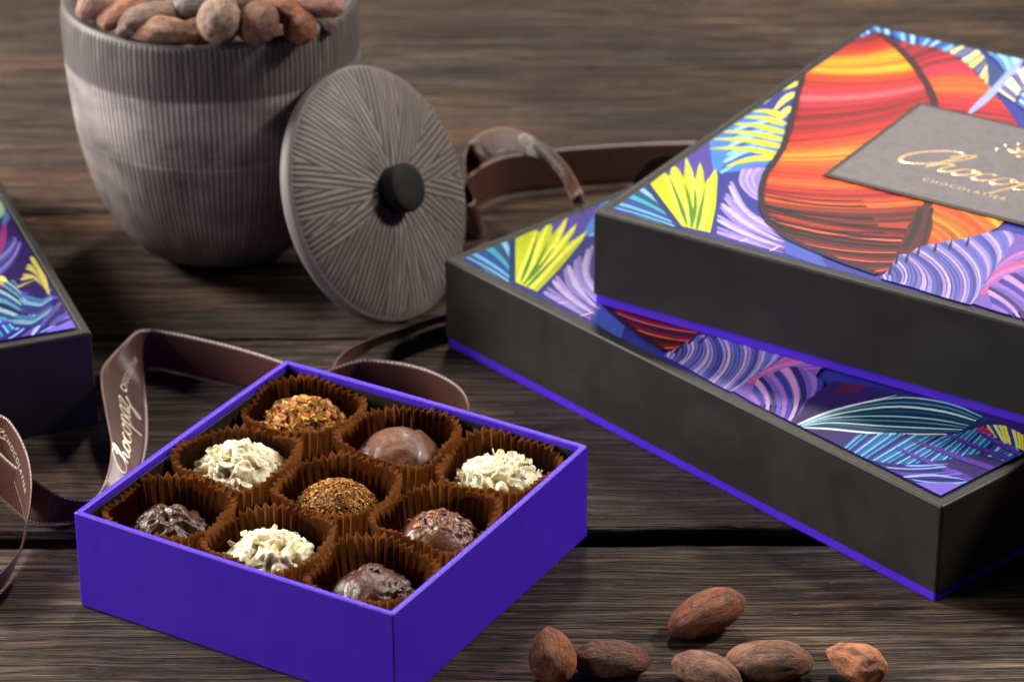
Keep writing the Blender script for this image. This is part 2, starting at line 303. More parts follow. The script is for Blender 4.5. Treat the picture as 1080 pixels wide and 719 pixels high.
# ------------------------------------------------------------------ printed foliage artwork, in lid centimetres
None_=None
ART=[["p",[48,54,145],[[0.0,0.0],[23.2,0.0],[23.2,20.4],[0.0,20.4]],0],["h",[[12.0,20.2],[15.0,16.0],[17.0,13.5]],[[22.8,20.0],[22.6,16.0],[22.8,13.0]],16,[[40,110,175],[30,70,150],[110,190,220],[25,60,130]],0.8,0.6],["h",[[17.8,14.0],[18.2,10.0],[18.5,6.0]],[[22.9,12.0],[22.6,8.0],[22.9,5.0]],14,[[150,110,190],[90,60,160],[40,70,170],[190,150,210]],0.85,-0.7],["h",[[0.47,0.73],[0.43,0.8],[0.43,2.88]],[[2.23,0.26],[2.91,0.6],[1.83,1.59]],13,[[25,110,125],[110,170,220],[30,80,150],[60,170,185],[20,90,120],[140,190,230]],0.8,0.1],["p",[88,72,160],[[0.41,3.88],[0.32,7.36],[1.63,5.31],[2.41,3.49],[2.13,3.31],[1.53,3.39]],0],["p",[75,135,205],[[0.32,7.36],[0.21,10.49],[1.8,10.28],[2.93,8.04],[3.11,6.25],[2.33,5.28],[1.79,5.04]],0],["f",[[2.09,5.04],[2.12,6.0],[2.51,7.0]],[[0.68,8.57],[1.07,9.62],[1.66,10.39]],9,[[140,195,235],[50,85,170],[165,205,235]],0.3,0.12],["f",[[2.74,4.62],[4.13,3.05],[5.5,2.33],[6.39,2.02]],[[4.06,0.89],[5.01,0.81],[5.95,0.72],[6.91,0.65]],10,[[170,150,215],[200,185,230],[150,135,205]],0.32,0.08],["p",[110,100,190],[[2.57,5.72],[3.03,6.39],[4.44,3.87],[4.03,3.88],[3.26,4.48]],1],["f",[[2.56,5.81],[3.08,4.74],[3.84,4.03],[4.4,3.75]],[[3.14,6.26],[3.32,5.45],[3.73,4.78],[4.06,4.44]],6,[[185,165,225],[150,135,205]],0.25,0.12],["p",[72,92,180],[[6.26,1.86],[8.03,1.19],[8.68,0.36],[7.0,0.62]],0],["s",[225,190,225],[[5.28,0.64],[5.44,1.0]],0.12,0.04],["s",[225,190,225],[[6.47,0.54],[6.59,1.12]],0.12,0.04],["p",[38,52,130],[[0.42,2.78],[0.36,4.23],[1.45,3.52],[2.73,3.7],[4.36,0.74],[2.99,0.48]],0],["p",[192,202,18],[[0.5,2.83],[0.41,4.07],[0.71,3.89],[0.28,4.83],[0.71,4.54],[1.2,4.02],[0.36,5.64],[1.25,4.6],[1.66,3.94],[1.01,5.48],[1.51,4.86],[2.04,3.99],[1.89,4.73],[1.73,5.33],[2.2,4.64],[3.31,2.53],[4.14,0.69],[3.01,0.62]],0],["s",[235,232,90],[[0.53,3.87],[1.77,2.45],[3.09,0.8]],0.12,0.3],["s",[235,232,90],[[0.44,4.56],[1.86,2.69],[3.33,0.78]],0.12,0.3],["s",[235,232,90],[[0.52,5.37],[2.05,3.26],[3.5,0.8]],0.12,0.3],["s",[235,232,90],[[1.17,5.21],[2.57,2.68],[3.64,0.8]],0.12,0.3],["s",[235,232,90],[[1.85,5.07],[2.78,2.82],[3.82,0.74]],0.12,0.3],["s",[90,140,30],[[0.88,3.63],[1.99,2.32],[3.15,0.84]],0.06,0.2],["s",[90,140,30],[[1.47,3.63],[2.51,2.2],[3.34,0.87]],0.06,0.2],["s",[90,140,30],[[1.92,3.55],[2.72,2.16],[3.39,0.73]],0.06,0.2],["s",[90,140,30],[[2.29,3.6],[2.99,2.06],[3.62,0.7]],0.06,0.2],["s",[25,50,110],[[0.42,2.87],[3.02,0.54]],0.22,0.22],["s",[205,208,55],[[0.39,10.3],[0.91,10.63],[1.68,10.5]],0.15,0.62],["s",[205,208,55],[[0.38,9.68],[1.07,10.02],[2.0,9.9]],0.15,0.62],["s",[205,208,55],[[0.29,8.93],[1.21,9.3],[2.36,9.24]],0.15,0.62],["s",[205,208,55],[[0.25,8.1],[1.35,8.6],[2.67,8.65]],0.15,0.62],["s",[205,208,55],[[0.38,7.4],[1.52,7.97],[2.89,8.11]],0.15,0.62],["s",[205,208,55],[[0.73,6.65],[1.82,7.29],[3.14,7.5]],0.15,0.62],["s",[205,208,55],[[1.96,5.61],[2.41,6.61],[3.09,7.18]],0.15,0.62],["s",[225,222,110],[[0.46,11.16],[0.28,12.5],[0.61,13.65]],0.1,0.5],["s",[225,222,110],[[1.1,10.64],[0.9,11.95],[0.99,12.73]],0.1,0.5],["s",[225,222,110],[[1.57,10.13],[1.47,10.88],[1.46,11.48]],0.1,0.5],["p",[70,62,160],[[0.56,13.83],[0.36,14.56],[1.01,13.06]],0],["h",[[0.45,18.7],[0.4,16.77],[0.32,15.4],[0.4,14.27],[1.48,11.59],[2.7,8.67],[3.17,7.04],[3.52,5.57],[4.26,3.94],[5.22,2.59],[6.42,1.7],[7.34,1.43],[8.56,1.11],[10.24,0.86]],[[0.83,19.62],[2.03,18.68],[3.29,17.49],[4.48,16.1],[5.63,14.53],[7.11,11.65],[8.44,8.68],[9.43,6.13],[10.34,3.5],[10.29,2.62],[10.38,2.01],[10.41,1.54]],140,[[147,22,15],[151,24,17],[163,11,19],[114,25,14],[124,10,16],[174,25,21],[177,28,19],[175,22,16],[186,45,15],[188,44,13],[209,47,13],[224,81,12],[189,66,9],[251,119,11],[242,139,10],[244,154,11],[214,144,11],[221,164,12],[255,187,15],[190,125,10],[255,180,14],[238,144,11],[224,129,9],[208,125,9],[233,155,12],[245,170,15],[255,191,19],[247,162,19],[255,174,19],[255,143,19],[240,102,16],[248,95,16],[190,51,15],[241,87,25],[164,54,21],[190,40,30],[177,50,34],[231,53,61],[210,55,70],[222,74,89],[239,106,111],[200,87,90],[176,44,68],[194,37,62],[153,27,38],[180,15,33],[130,27,23],[146,31,25],[181,20,30],[144,19,22],[163,26,23],[168,31,21],[211,39,24],[180,42,18],[172,34,16],[247,76,25],[213,68,23],[206,95,23],[172,92,20],[237,119,29],[237,136,30],[244,143,32],[248,161,34],[176,101,24],[243,157,31],[197,108,24],[230,114,26],[205,92,21],[201,90,22],[190,72,22],[230,70,28],[205,71,27],[179,46,24],[230,73,31],[177,69,23],[231,93,29],[199,94,25],[239,108,30],[224,79,29],[165,56,22],[194,42,27],[138,15,20],[174,38,24],[211,80,28],[169,63,22],[241,115,30],[217,92,29],[134,48,19],[152,45,24],[98,21,18],[89,11,17],[133,18,23],[101,36,15],[176,60,25],[164,59,21],[180,44,24],[138,45,20],[105,26,17],[64,8,12],[54,5,12],[88,10,17],[122,12,22],[153,36,26],[181,48,30],[156,34,26],[81,23,15],[66,8,13],[56,11,13],[45,19,11],[78,11,16],[90,27,17],[127,33,23],[145,22,25],[133,36,24],[85,25,16],[84,25,18],[46,5,13],[32,16,10],[39,5,9],[61,9,13],[85,10,16],[121,5,22],[71,5,14],[58,5,12],[61,19,15],[25,5,8],[30,5,10],[59,13,13],[97,9,19],[106,9,19],[127,17,22],[137,14,25],[75,5,15],[59,11,13],[36,5,11],[36,10,12],[63,6,16],[97,18,22],[126,21,27],[160,14,33]],1.0,-0.35],["h",[[4.47,3.62],[5.22,2.59],[6.42,1.7],[7.34,1.43],[8.56,1.11],[10.05,0.9]],[[9.5,4.42],[10.18,3.4],[10.29,2.62],[10.36,1.92],[10.41,1.54]],34,[[20,4,10],[24,5,10],[110,12,20],None,[150,22,30],[14,3,8],[235,110,80],[18,4,9],None],0.85,-0.35],["h",[[3.99,4.49],[4.81,3.21],[5.89,2.14]],[[7.27,5.66],[8.53,4.24],[9.52,3.32]],14,[[40,10,16],None,[60,12,18],None,None],0.6,-0.3],["h",[[1.94,18.85],[3.21,17.66],[4.51,16.12],[5.66,14.54],[7.13,11.67],[8.49,8.72],[9.48,6.17],[10.44,3.56]],[[1.82,19.11],[2.85,19.43],[4.26,18.98],[5.97,17.57],[7.26,16.28],[8.46,14.99],[9.72,13.3],[11.06,10.34],[11.99,6.87],[11.92,5.52],[11.37,4.15],[10.77,3.26]],80,[[129,29,41],[106,18,33],[134,34,41],[174,28,52],[178,40,53],[136,24,40],[123,30,36],[156,37,46],[160,32,47],[152,28,45],[115,22,35],[114,10,35],[174,17,55],[131,11,42],[198,24,64],[136,32,44],[148,35,48],[201,45,65],[232,45,75],[224,36,68],[226,63,57],[225,67,46],[233,105,37],[169,73,19],[220,114,25],[189,83,24],[191,97,27],[242,118,37],[204,99,34],[196,84,33],[164,62,29],[240,72,44],[211,41,40],[199,46,40],[190,37,42],[168,36,40],[192,26,51],[126,29,36],[188,33,53],[157,33,42],[141,18,36],[146,26,35],[158,19,37],[190,45,43],[160,34,35],[171,42,36],[188,31,38],[160,22,30],[186,42,33],[162,40,26],[179,60,27],[166,66,23],[201,75,26],[204,90,25],[242,108,28],[213,107,23],[254,128,27],[244,147,29],[219,123,28],[197,130,28],[245,175,38],[255,163,39],[190,105,25],[188,103,22],[252,126,26],[189,83,16],[197,83,18],[240,106,24],[178,104,19],[200,113,23],[230,144,28],[171,94,20],[214,115,24],[190,99,20],[255,122,27],[220,88,23],[191,83,20],[172,76,18],[246,75,27],[246,74,27]],1.0,0.3],["s",[60,12,22],[[0.83,19.62],[2.17,18.55],[3.43,17.36],[4.62,15.97],[5.74,14.39],[7.11,11.65],[8.44,8.68],[9.36,6.35]],0.3,0.3],["s",[90,18,30],[[9.3,6.32],[9.9,4.67],[10.43,2.88],[10.6,1.99]],0.75,0.95],["s",[40,8,14],[[9.2,6.16],[9.8,4.52],[10.15,3.04]],0.25,0.25],["s",[40,8,14],[[9.53,6.37],[10.12,4.73],[10.69,3.21]],0.12,0.12],["s",[40,14,40],[[0.4,14.27],[1.48,11.59],[2.7,8.67],[3.17,7.04],[3.52,5.57],[4.26,3.94],[5.22,2.59],[6.42,1.7],[7.34,1.43],[8.56,1.11],[10.24,0.86]],0.22,0.22],["h",[[0.41,18.78],[0.48,20.08],[1.89,20.17],[3.49,20.16],[4.69,20.14]],[[0.56,18.65],[0.88,19.53],[2.4,19.14],[3.32,19.28],[4.72,18.83]],26,[[50,120,190],[130,195,225],[35,75,165],[165,215,235],[60,60,150]],0.9,0],["p",[60,60,150],[[3.59,20.11],[5.03,20.24],[5.53,20.0],[4.33,19.24]],0],["h",[[3.94,19.22],[5.11,18.42],[6.34,17.27],[6.9,16.57]],[[4.22,20.29],[5.19,19.57],[5.92,18.5],[6.44,17.55]],9,[[225,220,120],[110,110,150],[235,230,160]],0.75,0],["p",[45,75,125],[[5.55,19.13],[6.18,18.77],[6.98,17.88],[7.15,16.52],[6.83,16.73]],1],["f",[[4.97,20.2],[6.0,19.42],[6.92,18.17]],[[6.01,20.31],[6.59,19.57],[6.99,18.53]],6,[[130,190,225],[60,110,180],[170,215,235]],0.35,0.2],["s",[160,170,225],[[7.16,14.26],[7.0,16.84],[6.59,20.23]],0.35,0.3],["h",[[7.14,16.72],[7.02,18.12],[6.98,19.38]],[[8.11,16.09],[7.84,17.16],[7.66,18.31]],7,[[230,228,200],[120,110,160],[240,235,210]],0.8,0],["h",[[8.27,15.98],[7.77,17.64]],[[9.26,15.19],[8.67,17.17]],6,[[90,130,200],[190,215,235]],0.8,0],["p",[40,36,100],[[10.48,0.6],[10.38,1.6],[10.22,2.41],[10.44,2.72],[10.54,3.37],[10.89,3.93],[11.22,4.39],[11.6,4.89],[11.92,5.52],[12.39,5.99],[12.89,5.96],[12.89,5.96],[13.13,4.25],[13.35,2.9],[13.5,1.87],[13.77,0.6],[13.59,0.41],[13.14,0.44],[12.46,0.48],[11.58,0.57],[11.07,0.57],[10.48,0.6]],0],["h",[[10.48,0.6],[10.38,1.6],[10.22,2.41],[10.44,2.72],[10.54,3.37],[10.89,3.93],[11.22,4.39],[11.6,4.89],[11.92,5.52],[12.39,5.99],[12.89,5.96]],[[10.48,0.6],[11.07,0.57],[11.58,0.57],[12.46,0.48],[13.14,0.44],[13.59,0.41],[13.77,0.6],[13.5,1.87],[13.35,2.9],[13.13,4.25],[12.89,5.96]],42,[[120,108,190],[180,160,212],[150,135,203],[88,96,178],[70,78,160],[155,140,205],[190,168,215],[110,112,190],[95,102,185]],0.88,0.5],["s",[25,18,50],[[10.62,0.93],[10.32,1.73]],0.14,0.02],["s",[25,18,50],[[10.46,1.73],[10.16,2.54]],0.14,0.02],["s",[25,18,50],[[10.68,2.04],[10.38,2.85]],0.14,0.02],["s",[25,18,50],[[10.77,2.68],[10.48,3.5]],0.14,0.02],["s",[25,18,50],[[11.12,3.23],[10.82,4.06]],0.14,0.02],["s",[25,18,50],[[11.45,3.69],[11.15,4.52]],0.14,0.02],["s",[25,18,50],[[11.83,4.19],[11.54,5.02]],0.14,0.02],["p",[120,90,175],[[13.79,0.54],[13.35,2.9],[12.89,5.96],[13.49,6.0],[15.81,1.43],[14.97,0.42]],0],["f",[[13.39,3.1],[13.51,4.66],[14.05,5.34]],[[13.74,1.22],[13.95,2.63],[14.69,3.92]],6,[[190,120,180],[150,110,190],[200,90,140]],0.35,0.1],["h",[[14.45,0.58],[13.75,1.74],[13.79,2.37],[13.99,3.28],[15.26,3.2]],[[15.19,0.26],[15.66,0.21],[16.23,0.28],[16.62,0.34],[15.77,1.85]],12,[[150,110,190],[55,60,160],[190,150,205],[50,40,110],[110,90,185]],0.95,0.4],["p",[48,30,100],[[16.66,0.3],[15.82,1.9],[15.51,3.48],[16.9,4.24],[19.27,5.23],[21.62,5.96],[23.38,3.84],[23.62,0.23],[20.52,0.24],[18.52,0.25]],0],["p",[90,25,70],[[15.8,3.61],[16.41,4.09],[16.56,3.48],[16.13,2.81]],0],["p",[14,58,88],[[16.72,0.37],[16.92,1.52],[17.12,2.86],[17.53,4.27],[18.46,5.01],[19.6,5.32],[20.6,5.3],[20.63,4.58],[20.31,3.59],[18.94,1.99],[17.77,1.06],[17.08,0.48]],0],["f",[[16.85,0.5],[16.91,1.97],[17.66,4.12],[19.02,5.06],[20.34,5.2]],[[16.93,0.41],[17.41,1.22],[18.67,2.06],[19.76,3.08],[20.51,3.9]],8,[[165,205,215],[90,150,175],[200,225,228],[40,100,130]],0.06,0.13],["s",[235,235,245],[[16.75,0.34],[16.87,2.02],[17.55,4.24]],0.12,0.05],["s",[215,230,235],[[16.91,0.34],[17.62,0.99],[18.94,1.99],[20.37,3.52]],0.1,0.14],["h",[[18.46,1.36],[19.1,2.25],[20.03,3.0],[20.55,3.76],[20.77,4.65],[21.27,5.11],[22.86,4.15]],[[18.76,0.34],[19.43,0.36],[20.16,0.64],[20.84,1.2],[21.43,2.3],[21.83,3.19],[22.89,3.56]],52,[[45,120,180],[110,180,215],[30,85,160],[60,150,190],[25,45,115],[70,60,160],[120,185,215],[35,100,170]],0.8,0],["h",[[20.79,4.86],[21.23,5.25],[22.04,5.22]],[[21.51,4.46],[22.15,4.44],[22.67,4.47]],9,[[215,210,80],[60,60,120],[200,210,150],[215,205,60]],0.85,0],["p",[185,25,60],[[20.67,4.45],[20.91,4.71],[21.43,4.56],[21.15,4.43]],0],["s",[88,55,165],[[19.83,2.42],[21.53,2.64],[23.08,2.98]],0.12,0.38],["s",[45,25,100],[[19.91,2.33],[21.63,2.52],[23.2,2.85]],0.04,0.08],["s",[88,55,165],[[20.31,3.5],[21.69,3.57],[22.93,3.79]],0.12,0.38],["s",[45,25,100],[[20.39,3.4],[21.79,3.46],[23.05,3.65]],0.04,0.08],["s",[88,55,165],[[19.82,1.68],[21.48,1.74],[22.99,1.92]],0.12,0.38],["s",[45,25,100],[[19.9,1.59],[21.58,1.63],[23.11,1.79]],0.04,0.08],["s",[88,55,165],[[20.79,4.4],[21.83,4.23],[22.74,4.2]],0.12,0.38],["s",[45,25,100],[[20.87,4.3],[21.93,4.11],[22.86,4.06]],0.04,0.08],["h",[[20.07,0.53],[20.9,0.48],[21.64,0.52],[22.82,0.28]],[[21.29,1.8],[22.1,1.98],[22.84,1.66],[23.05,0.36]],13,[[60,60,150],None,[120,150,215],None,[90,80,175],[120,95,190]],0.7,-0.3],["s",[140,165,225],[[21.25,0.43],[21.8,1.22],[22.68,1.75]],0.2,0.05],["s",[130,150,220],[[20.82,1.01],[21.21,1.44],[21.63,2.08]],0.18,0.04],["p",[118,98,195],[[21.66,0.37],[22.41,1.19],[22.95,1.53],[22.92,0.38]],0]]
ART_LEFT=[["p",[45,30,83],[[22.81,11.92],[22.96,9.32],[23.02,6.76],[22.99,3.94],[22.11,3.11],[21.47,4.55],[21.24,7.9]],0],["h",[[20.03,2.41],[20.65,3.94],[21.31,4.62],[21.66,4.8]],[[21.12,1.22],[21.4,2.24],[21.58,3.09],[21.68,4.07]],14,[[95,130,151],[42,78,113],[134,158,167],[24,47,79]],0.85,0.2],["f",[[20.79,4.83],[21.76,6.05],[22.59,7.52]],[[21.22,6.67],[21.99,7.43],[22.49,8.24]],6,[[76,70,134],[112,100,153],[53,53,118]],0.4,0.2],["f",[[21.62,4.1],[22.33,4.52],[22.53,4.12]],[[22.67,6.33],[22.71,5.25],[22.53,3.18]],9,[[163,151,66],[57,45,92],[172,160,87]],0.26,0.2],["s",[122,52,105],[[21.41,6.59],[22.02,8.0],[22.46,9.44]],0.4,0.2],["s",[119,148,113],[[22.28,9.85],[22.6,10.6],[22.76,11.41]],0.4,0.3],["s",[72,96,143],[[22.39,9.29],[22.71,10.03],[22.84,10.85]],0.3,0.2],["f",[[21.62,3.55],[22.21,2.84],[22.62,3.14]],[[20.76,1.36],[21.45,1.08],[22.33,1.86]],7,[[61,107,143],[110,140,166],[40,58,111],[66,55,119]],0.35,0.2],["f",[[21.71,0.98],[22.54,2.16],[22.85,2.58]],[[22.13,0.81],[22.67,1.12],[22.85,1.05]],4,[[90,78,143],[52,46,104]],0.3,0.15]]
PW,PD,PM=23.2,20.36,.44
def clip(poly,x0=PM,y0=PM,x1=PW-PM,y1=PD-PM):
    for ax,lim,sg in ((0,x0,1),(0,x1,-1),(1,y0,1),(1,y1,-1)):
        out=[]
        for i in range(len(poly)):
            a=poly[i-1]; b=poly[i]; ia=(a[ax]-lim)*sg>=0; ib=(b[ax]-lim)*sg>=0
            if ia!=ib:
                t=(lim-a[ax])/(b[ax]-a[ax]); out.append((a[0]+(b[0]-a[0])*t,a[1]+(b[1]-a[1])*t))
            if ib: out.append((b[0],b[1]))
        poly=out
        if len(poly)<3: return []
    return poly
def make_print(ART):
    rnd=random.Random(5); V=[];F=[];C=[]; zz=[0.0]
    def add(poly,c):
        p=clip(poly)
        if not p: return
        zz[0]+=.00012; b=len(V); c=tuple(x**1.12*.92 for x in lin(c))
        for q in p: V.append((q[0],q[1],zz[0])); C.append(c)
        F.append(tuple(range(b,b+len(p))))
    def strip(A,B,c):
        zz[0]+=.00012; c=tuple(x**1.12*.92 for x in lin(c))
        for i in range(len(A)-1):
            p=clip([A[i],A[i+1],B[i+1],B[i]])
            if p:
                b=len(V)
                for q in p: V.append((q[0],q[1],zz[0])); C.append(c)
                F.append(tuple(range(b,b+len(p))))
    def stroke(pts,c,w0,w1):
        pts=[Vector(p) for p in pts]; m=14; P=catmull(pts,m); A=[];B=[]
        for i,p in enumerate(P):
            d=(P[min(i+1,m-1)]-P[max(i-1,0)]); d=Vector((d.x,d.y)); d=d.normalized() if d.length>1e-6 else Vector((1,0)); nn=Vector((-d.y,d.x))
            t=i/(m-1); w=(w0+(w1-w0)*t)/2*(1 if w0==w1 else min(1,(math.sin(PI*min(max(t,.04),.96))**.5)*1.1))
            A.append(p+nn*w); B.append(p-nn*w)
        strip(A,B,c)
    for e in ART:
        k=e[0]
        if k=='p':
            pts=[Vector(p) for p in e[2]]
            if e[3]: pts=catmull(pts+[pts[0]],len(pts)*5)[:-1]
            add(pts,e[1])
        elif k=='s': stroke(e[2],e[1],e[3],e[4])
        elif k=='f':
            _,A,B,n,cols,w0,w1=e
            for i in range(n):
                t=i/max(n-1,1); pa=[Vector(a).lerp(Vector(b),min(1,max(0,t+rnd.uniform(-.03,.03)))) for a,b in zip(A,B)]
                stroke(pa,cols[i%len(cols)],w0*rnd.uniform(.7,1.2),w1*rnd.uniform(.7,1.3))
        elif k=='h':
            _,A,B,n,cols,duty,bow=e
            m=n*4+1; RA=catmull(A,m); RB=catmull(B,m)
            for i in range(n):
                c=cols[i%len(cols)]
                if c is None: continue
                j=rnd.uniform(-.3,.3)/n
                t0=i/n; t1=(i+duty)/n
                def at(R,t): 
                    t=min(1,max(0,t))*(m-1); q=min(int(t),m-2); return R[q].lerp(R[q+1],t-q)
                a0,a1,b0,b1=at(RA,t0+j*.4),at(RA,t1+j*.4),at(RB,t0-j*.4),at(RB,t1-j*.4)
                L=(b0-a0); nn=Vector((-L.y,L.x))*bow*.25
                X=[];Y=[]
                for s in range(9):
                    s=s/8; o=nn*(4*s*(1-s)); X.append(a0.lerp(b0,s)+o); Y.append(a1.lerp(b1,s)+o)
                strip(X,Y,c)
    me=mk('printed_sheet',V,F,M['print'],None,cols=C)
    return me,zz[0]

# ------------------------------------------------------------------ hand script lettering
LET=[[(1.55,1.75),(1.85,2.2),(1.5,2.5),(.8,2.2),(.2,1.4),(.1,.6),(.5,.02),(1.1,.1),(1.7,.7),(2.3,1.9),(2.25,2.5),(1.98,2.2),(1.85,1.2),(1.8,0)],
[(1.82,.2),(2.05,.8),(2.35,1.02),(2.5,.8),(2.45,.3),(2.6,0),(2.9,.15),(3.15,.6)],
[(3.6,1.0),(3.2,.75),(3.12,.25),(3.4,0),(3.8,.3),(3.85,.8),(3.6,1.0),(3.75,.75),(4.15,.75)],
[(4.8,.82),(4.6,1.0),(4.25,.75),(4.15,.25),(4.45,0),(4.85,.15),(5.1,.5)],
[(5.6,1.0),(5.2,.75),(5.12,.25),(5.4,0),(5.8,.3),(5.85,.8),(5.6,1.0),(5.75,.75),(6.1,.8)],
[(6.1,.55),(6.35,1.0),(6.3,.2),(6.15,-1.15)],[(6.32,.6),(6.6,1.0),(6.92,.75),(6.85,.2),(6.55,0),(6.3,.2)],[(6.85,.2),(7.0,.35),(7.2,.6)],
[(7.9,.85),(7.65,1.0),(7.25,.7),(7.2,.2),(7.45,0),(7.8,.35),(7.98,1.0),(7.88,.3),(8.0,0),(8.3,.3)],
[(8.3,.8),(8.55,1.0),(8.9,.95),(8.65,.5),(8.35,.05),(8.75,0),(8.8,-.5),(8.45,-1.05),(8.3,-.75),(8.9,-.2),(9.5,.3)]]
def script_strips(scale,slant=.38,w=.10):
    """list of ribbons of 2-D points (left, right) for the word Chocopaz, origin at its centre"""
    out=[]
    for st in LET:
        P=catmull([Vector(((x+y*slant-4.9)*scale,(y-.5)*scale)) for x,y in st],len(st)*7)
        A=[];B=[]
        for i,p in enumerate(P):
            d=(P[min(i+1,len(P)-1)]-P[max(i-1,0)]); d=d.normalized() if d.length>1e-6 else Vector((1,0)); nn=Vector((-d.y,d.x))
            # thick on the down strokes
            ww=w*scale*(.55+1.0*abs(d.y)**1.5)
            A.append(p+nn*ww/2); B.append(p-nn*ww/2)
        out.append((A,B))
    return out
def text_mesh(s,size,spacing=1.2):
    cu=bpy.data.curves.new('t','FONT'); cu.body=s; cu.size=size; cu.space_character=spacing; cu.align_x='CENTER'; cu.align_y='CENTER'; cu.resolution_u=3
    ob=bpy.data.objects.new('t',cu); col.objects.link(ob); bpy.context.view_layer.update()
    me=bpy.data.meshes.new_from_object(ob.evaluated_get(bpy.context.evaluated_depsgraph_get()))
    V=[(v.co.x,v.co.y) for v in me.vertices]; F=[tuple(p.vertices) for p in me.polygons]
    bpy.data.objects.remove(ob); bpy.data.curves.remove(cu); bpy.data.meshes.remove(me); return V,F

# ------------------------------------------------------------------ the large lidded boxes
print_src={}
def gift_box(loc,yaw,label,plaque=True,H=3.5,e=.42,art='main'):
    root=tag(empty('gift_box',loc,yaw),label,'gift box','black lidded gift boxes with leaf prints')
    L,W=PW,PD
    b=box_bm(.07,.07,0,L-.07,W-.07,1.6,.07,2); from_bm('box_base',b,M['purple'],root,smooth=False)
    b=bmesh.new(); bmesh.ops.create_cube(b,size=1)
    for v in b.verts: v.co=Vector((L/2+v.co.x*L,W/2+v.co.y*W,(e+H)/2+v.co.z*(H-e)))
    # an open-bottomed cap with a real wall
    bot=[f for f in b.faces if f.normal.z<-.9]; bmesh.ops.delete(b,geom=bot,context='FACES_ONLY')
    top=[x for x in b.edges if all(v.co.z>H-.01 for v in x.verts)]+[x for x in b.edges if abs(x.verts[0].co.z-x.verts[1].co.z)>1]
    bmesh.ops.bevel(b,geom=top,offset=.10,segments=4,profile=.5,affect='EDGES')
    # recess the top where the print lies
    tf=max((f for f in b.faces if f.normal.z>.95),key=lambda f:f.calc_area())
    bmesh.ops.inset_individual(b,faces=[tf],thickness=.26); bmesh.ops.inset_individual(b,faces=[tf],thickness=.03,depth=-.03)
    bmesh.ops.recalc_face_normals(b,faces=b.faces[:])
    lid=from_bm('lid',b,M['black'],root); 
    sm=lid.modifiers.new('Solidify','SOLIDIFY'); sm.thickness=.055*S; sm.offset=-1
    for s in (0,):
        if art not in print_src: print_src[art]=make_print(ART if art=='main' else ART+ART_LEFT); pr,zt=print_src[art]
        else: pr=print_src[art][0].copy(); zt=print_src[art][1]; col.objects.link(pr)
        pr.parent=lid; pr.location=(0,0,(H-.024)*S)
    if plaque:
        zt=H-.024+zt
        x0,x1,y0,y1=5.2,15.4,6.65,14.15
        pb=from_bm('label_border',box_bm(x0,y0,zt-.02,x1,y1,zt+.012,.004,1),M['border'],lid)
        pl=from_bm('name_label',box_bm(x0+.2,y0+.2,zt-.01,x1-.2,y1-.2,zt+.022,.006,1),M['label'],lid)
        V=[];F=[]; z0=zt+.0235; cx,cy=10.15,9.45
        for A,B in script_strips(.72,.42,.17):
            bse=len(V)
            for a,c in zip(A,B):
                m=(a+c)/2; V+= [(cx+a.x,cy+a.y,z0),(cx+m.x,cy+m.y,z0+.022),(cx+c.x,cy+c.y,z0)]
            for i in range(len(A)-1):
                q=bse+i*3; F+=[(q,q+1,q+4,q+3),(q+1,q+2,q+5,q+4)]
        mk('lettering',V,F,M['gold'],lid,smooth=True)
        tv,tf=text_mesh('CHOCOLATIER',.36,1.35)
        mk('lettering',[(9.85+x,8.15+y,z0+.003) for x,y in tv],tf,M['gold'],lid)
        V=[];F=[]
        def blob(x,y,rx,ry,a,h=.03):
            b0=len(V); V.append((x,y,z0+h))
            for i in range(12):
                t=i/12*2*PI; px,py=rx*math.cos(t),ry*math.sin(t)
                V.append((x+px*math.cos(a)-py*math.sin(a),y+px*math.sin(a)+py*math.cos(a),z0))
            for i in range(12): F.append((b0,b0+1+i,b0+1+(i+1)%12))
        ex,ey=10.3,12.0
        for i in range(5):
            a=R_(18+i*36); blob(ex+.42*math.cos(a),ey-.15+.42*math.sin(a),.27,.10,a)
        for i in range(7):
            a=R_(i*30); blob(ex+.92*math.cos(a),ey-.15+.92*math.sin(a),.085,.085,0)
        blob(ex,ey-.3,.13,.13,0)
        mk('emblem',V,F,M['gold'],lid,smooth=True)
    return root
ZL=3.515
gift_box((-2.393,-.382,0),-.843,'lower black gift box of the right-hand stack, its leaf print lid mostly covered')
gift_box((2.756,-4.032,ZL),-.573,'upper black gift box of the right-hand stack, red leaf print around a grey label')
yL=R_(21.5); cL=(-14.143,-6.027)
gift_box((cL[0]-PW*math.cos(yL),cL[1]-PW*math.sin(yL),0),yL,'black gift box with blue leaf print lid behind the ribbon at far left',H=3.55,e=.03,art='left')

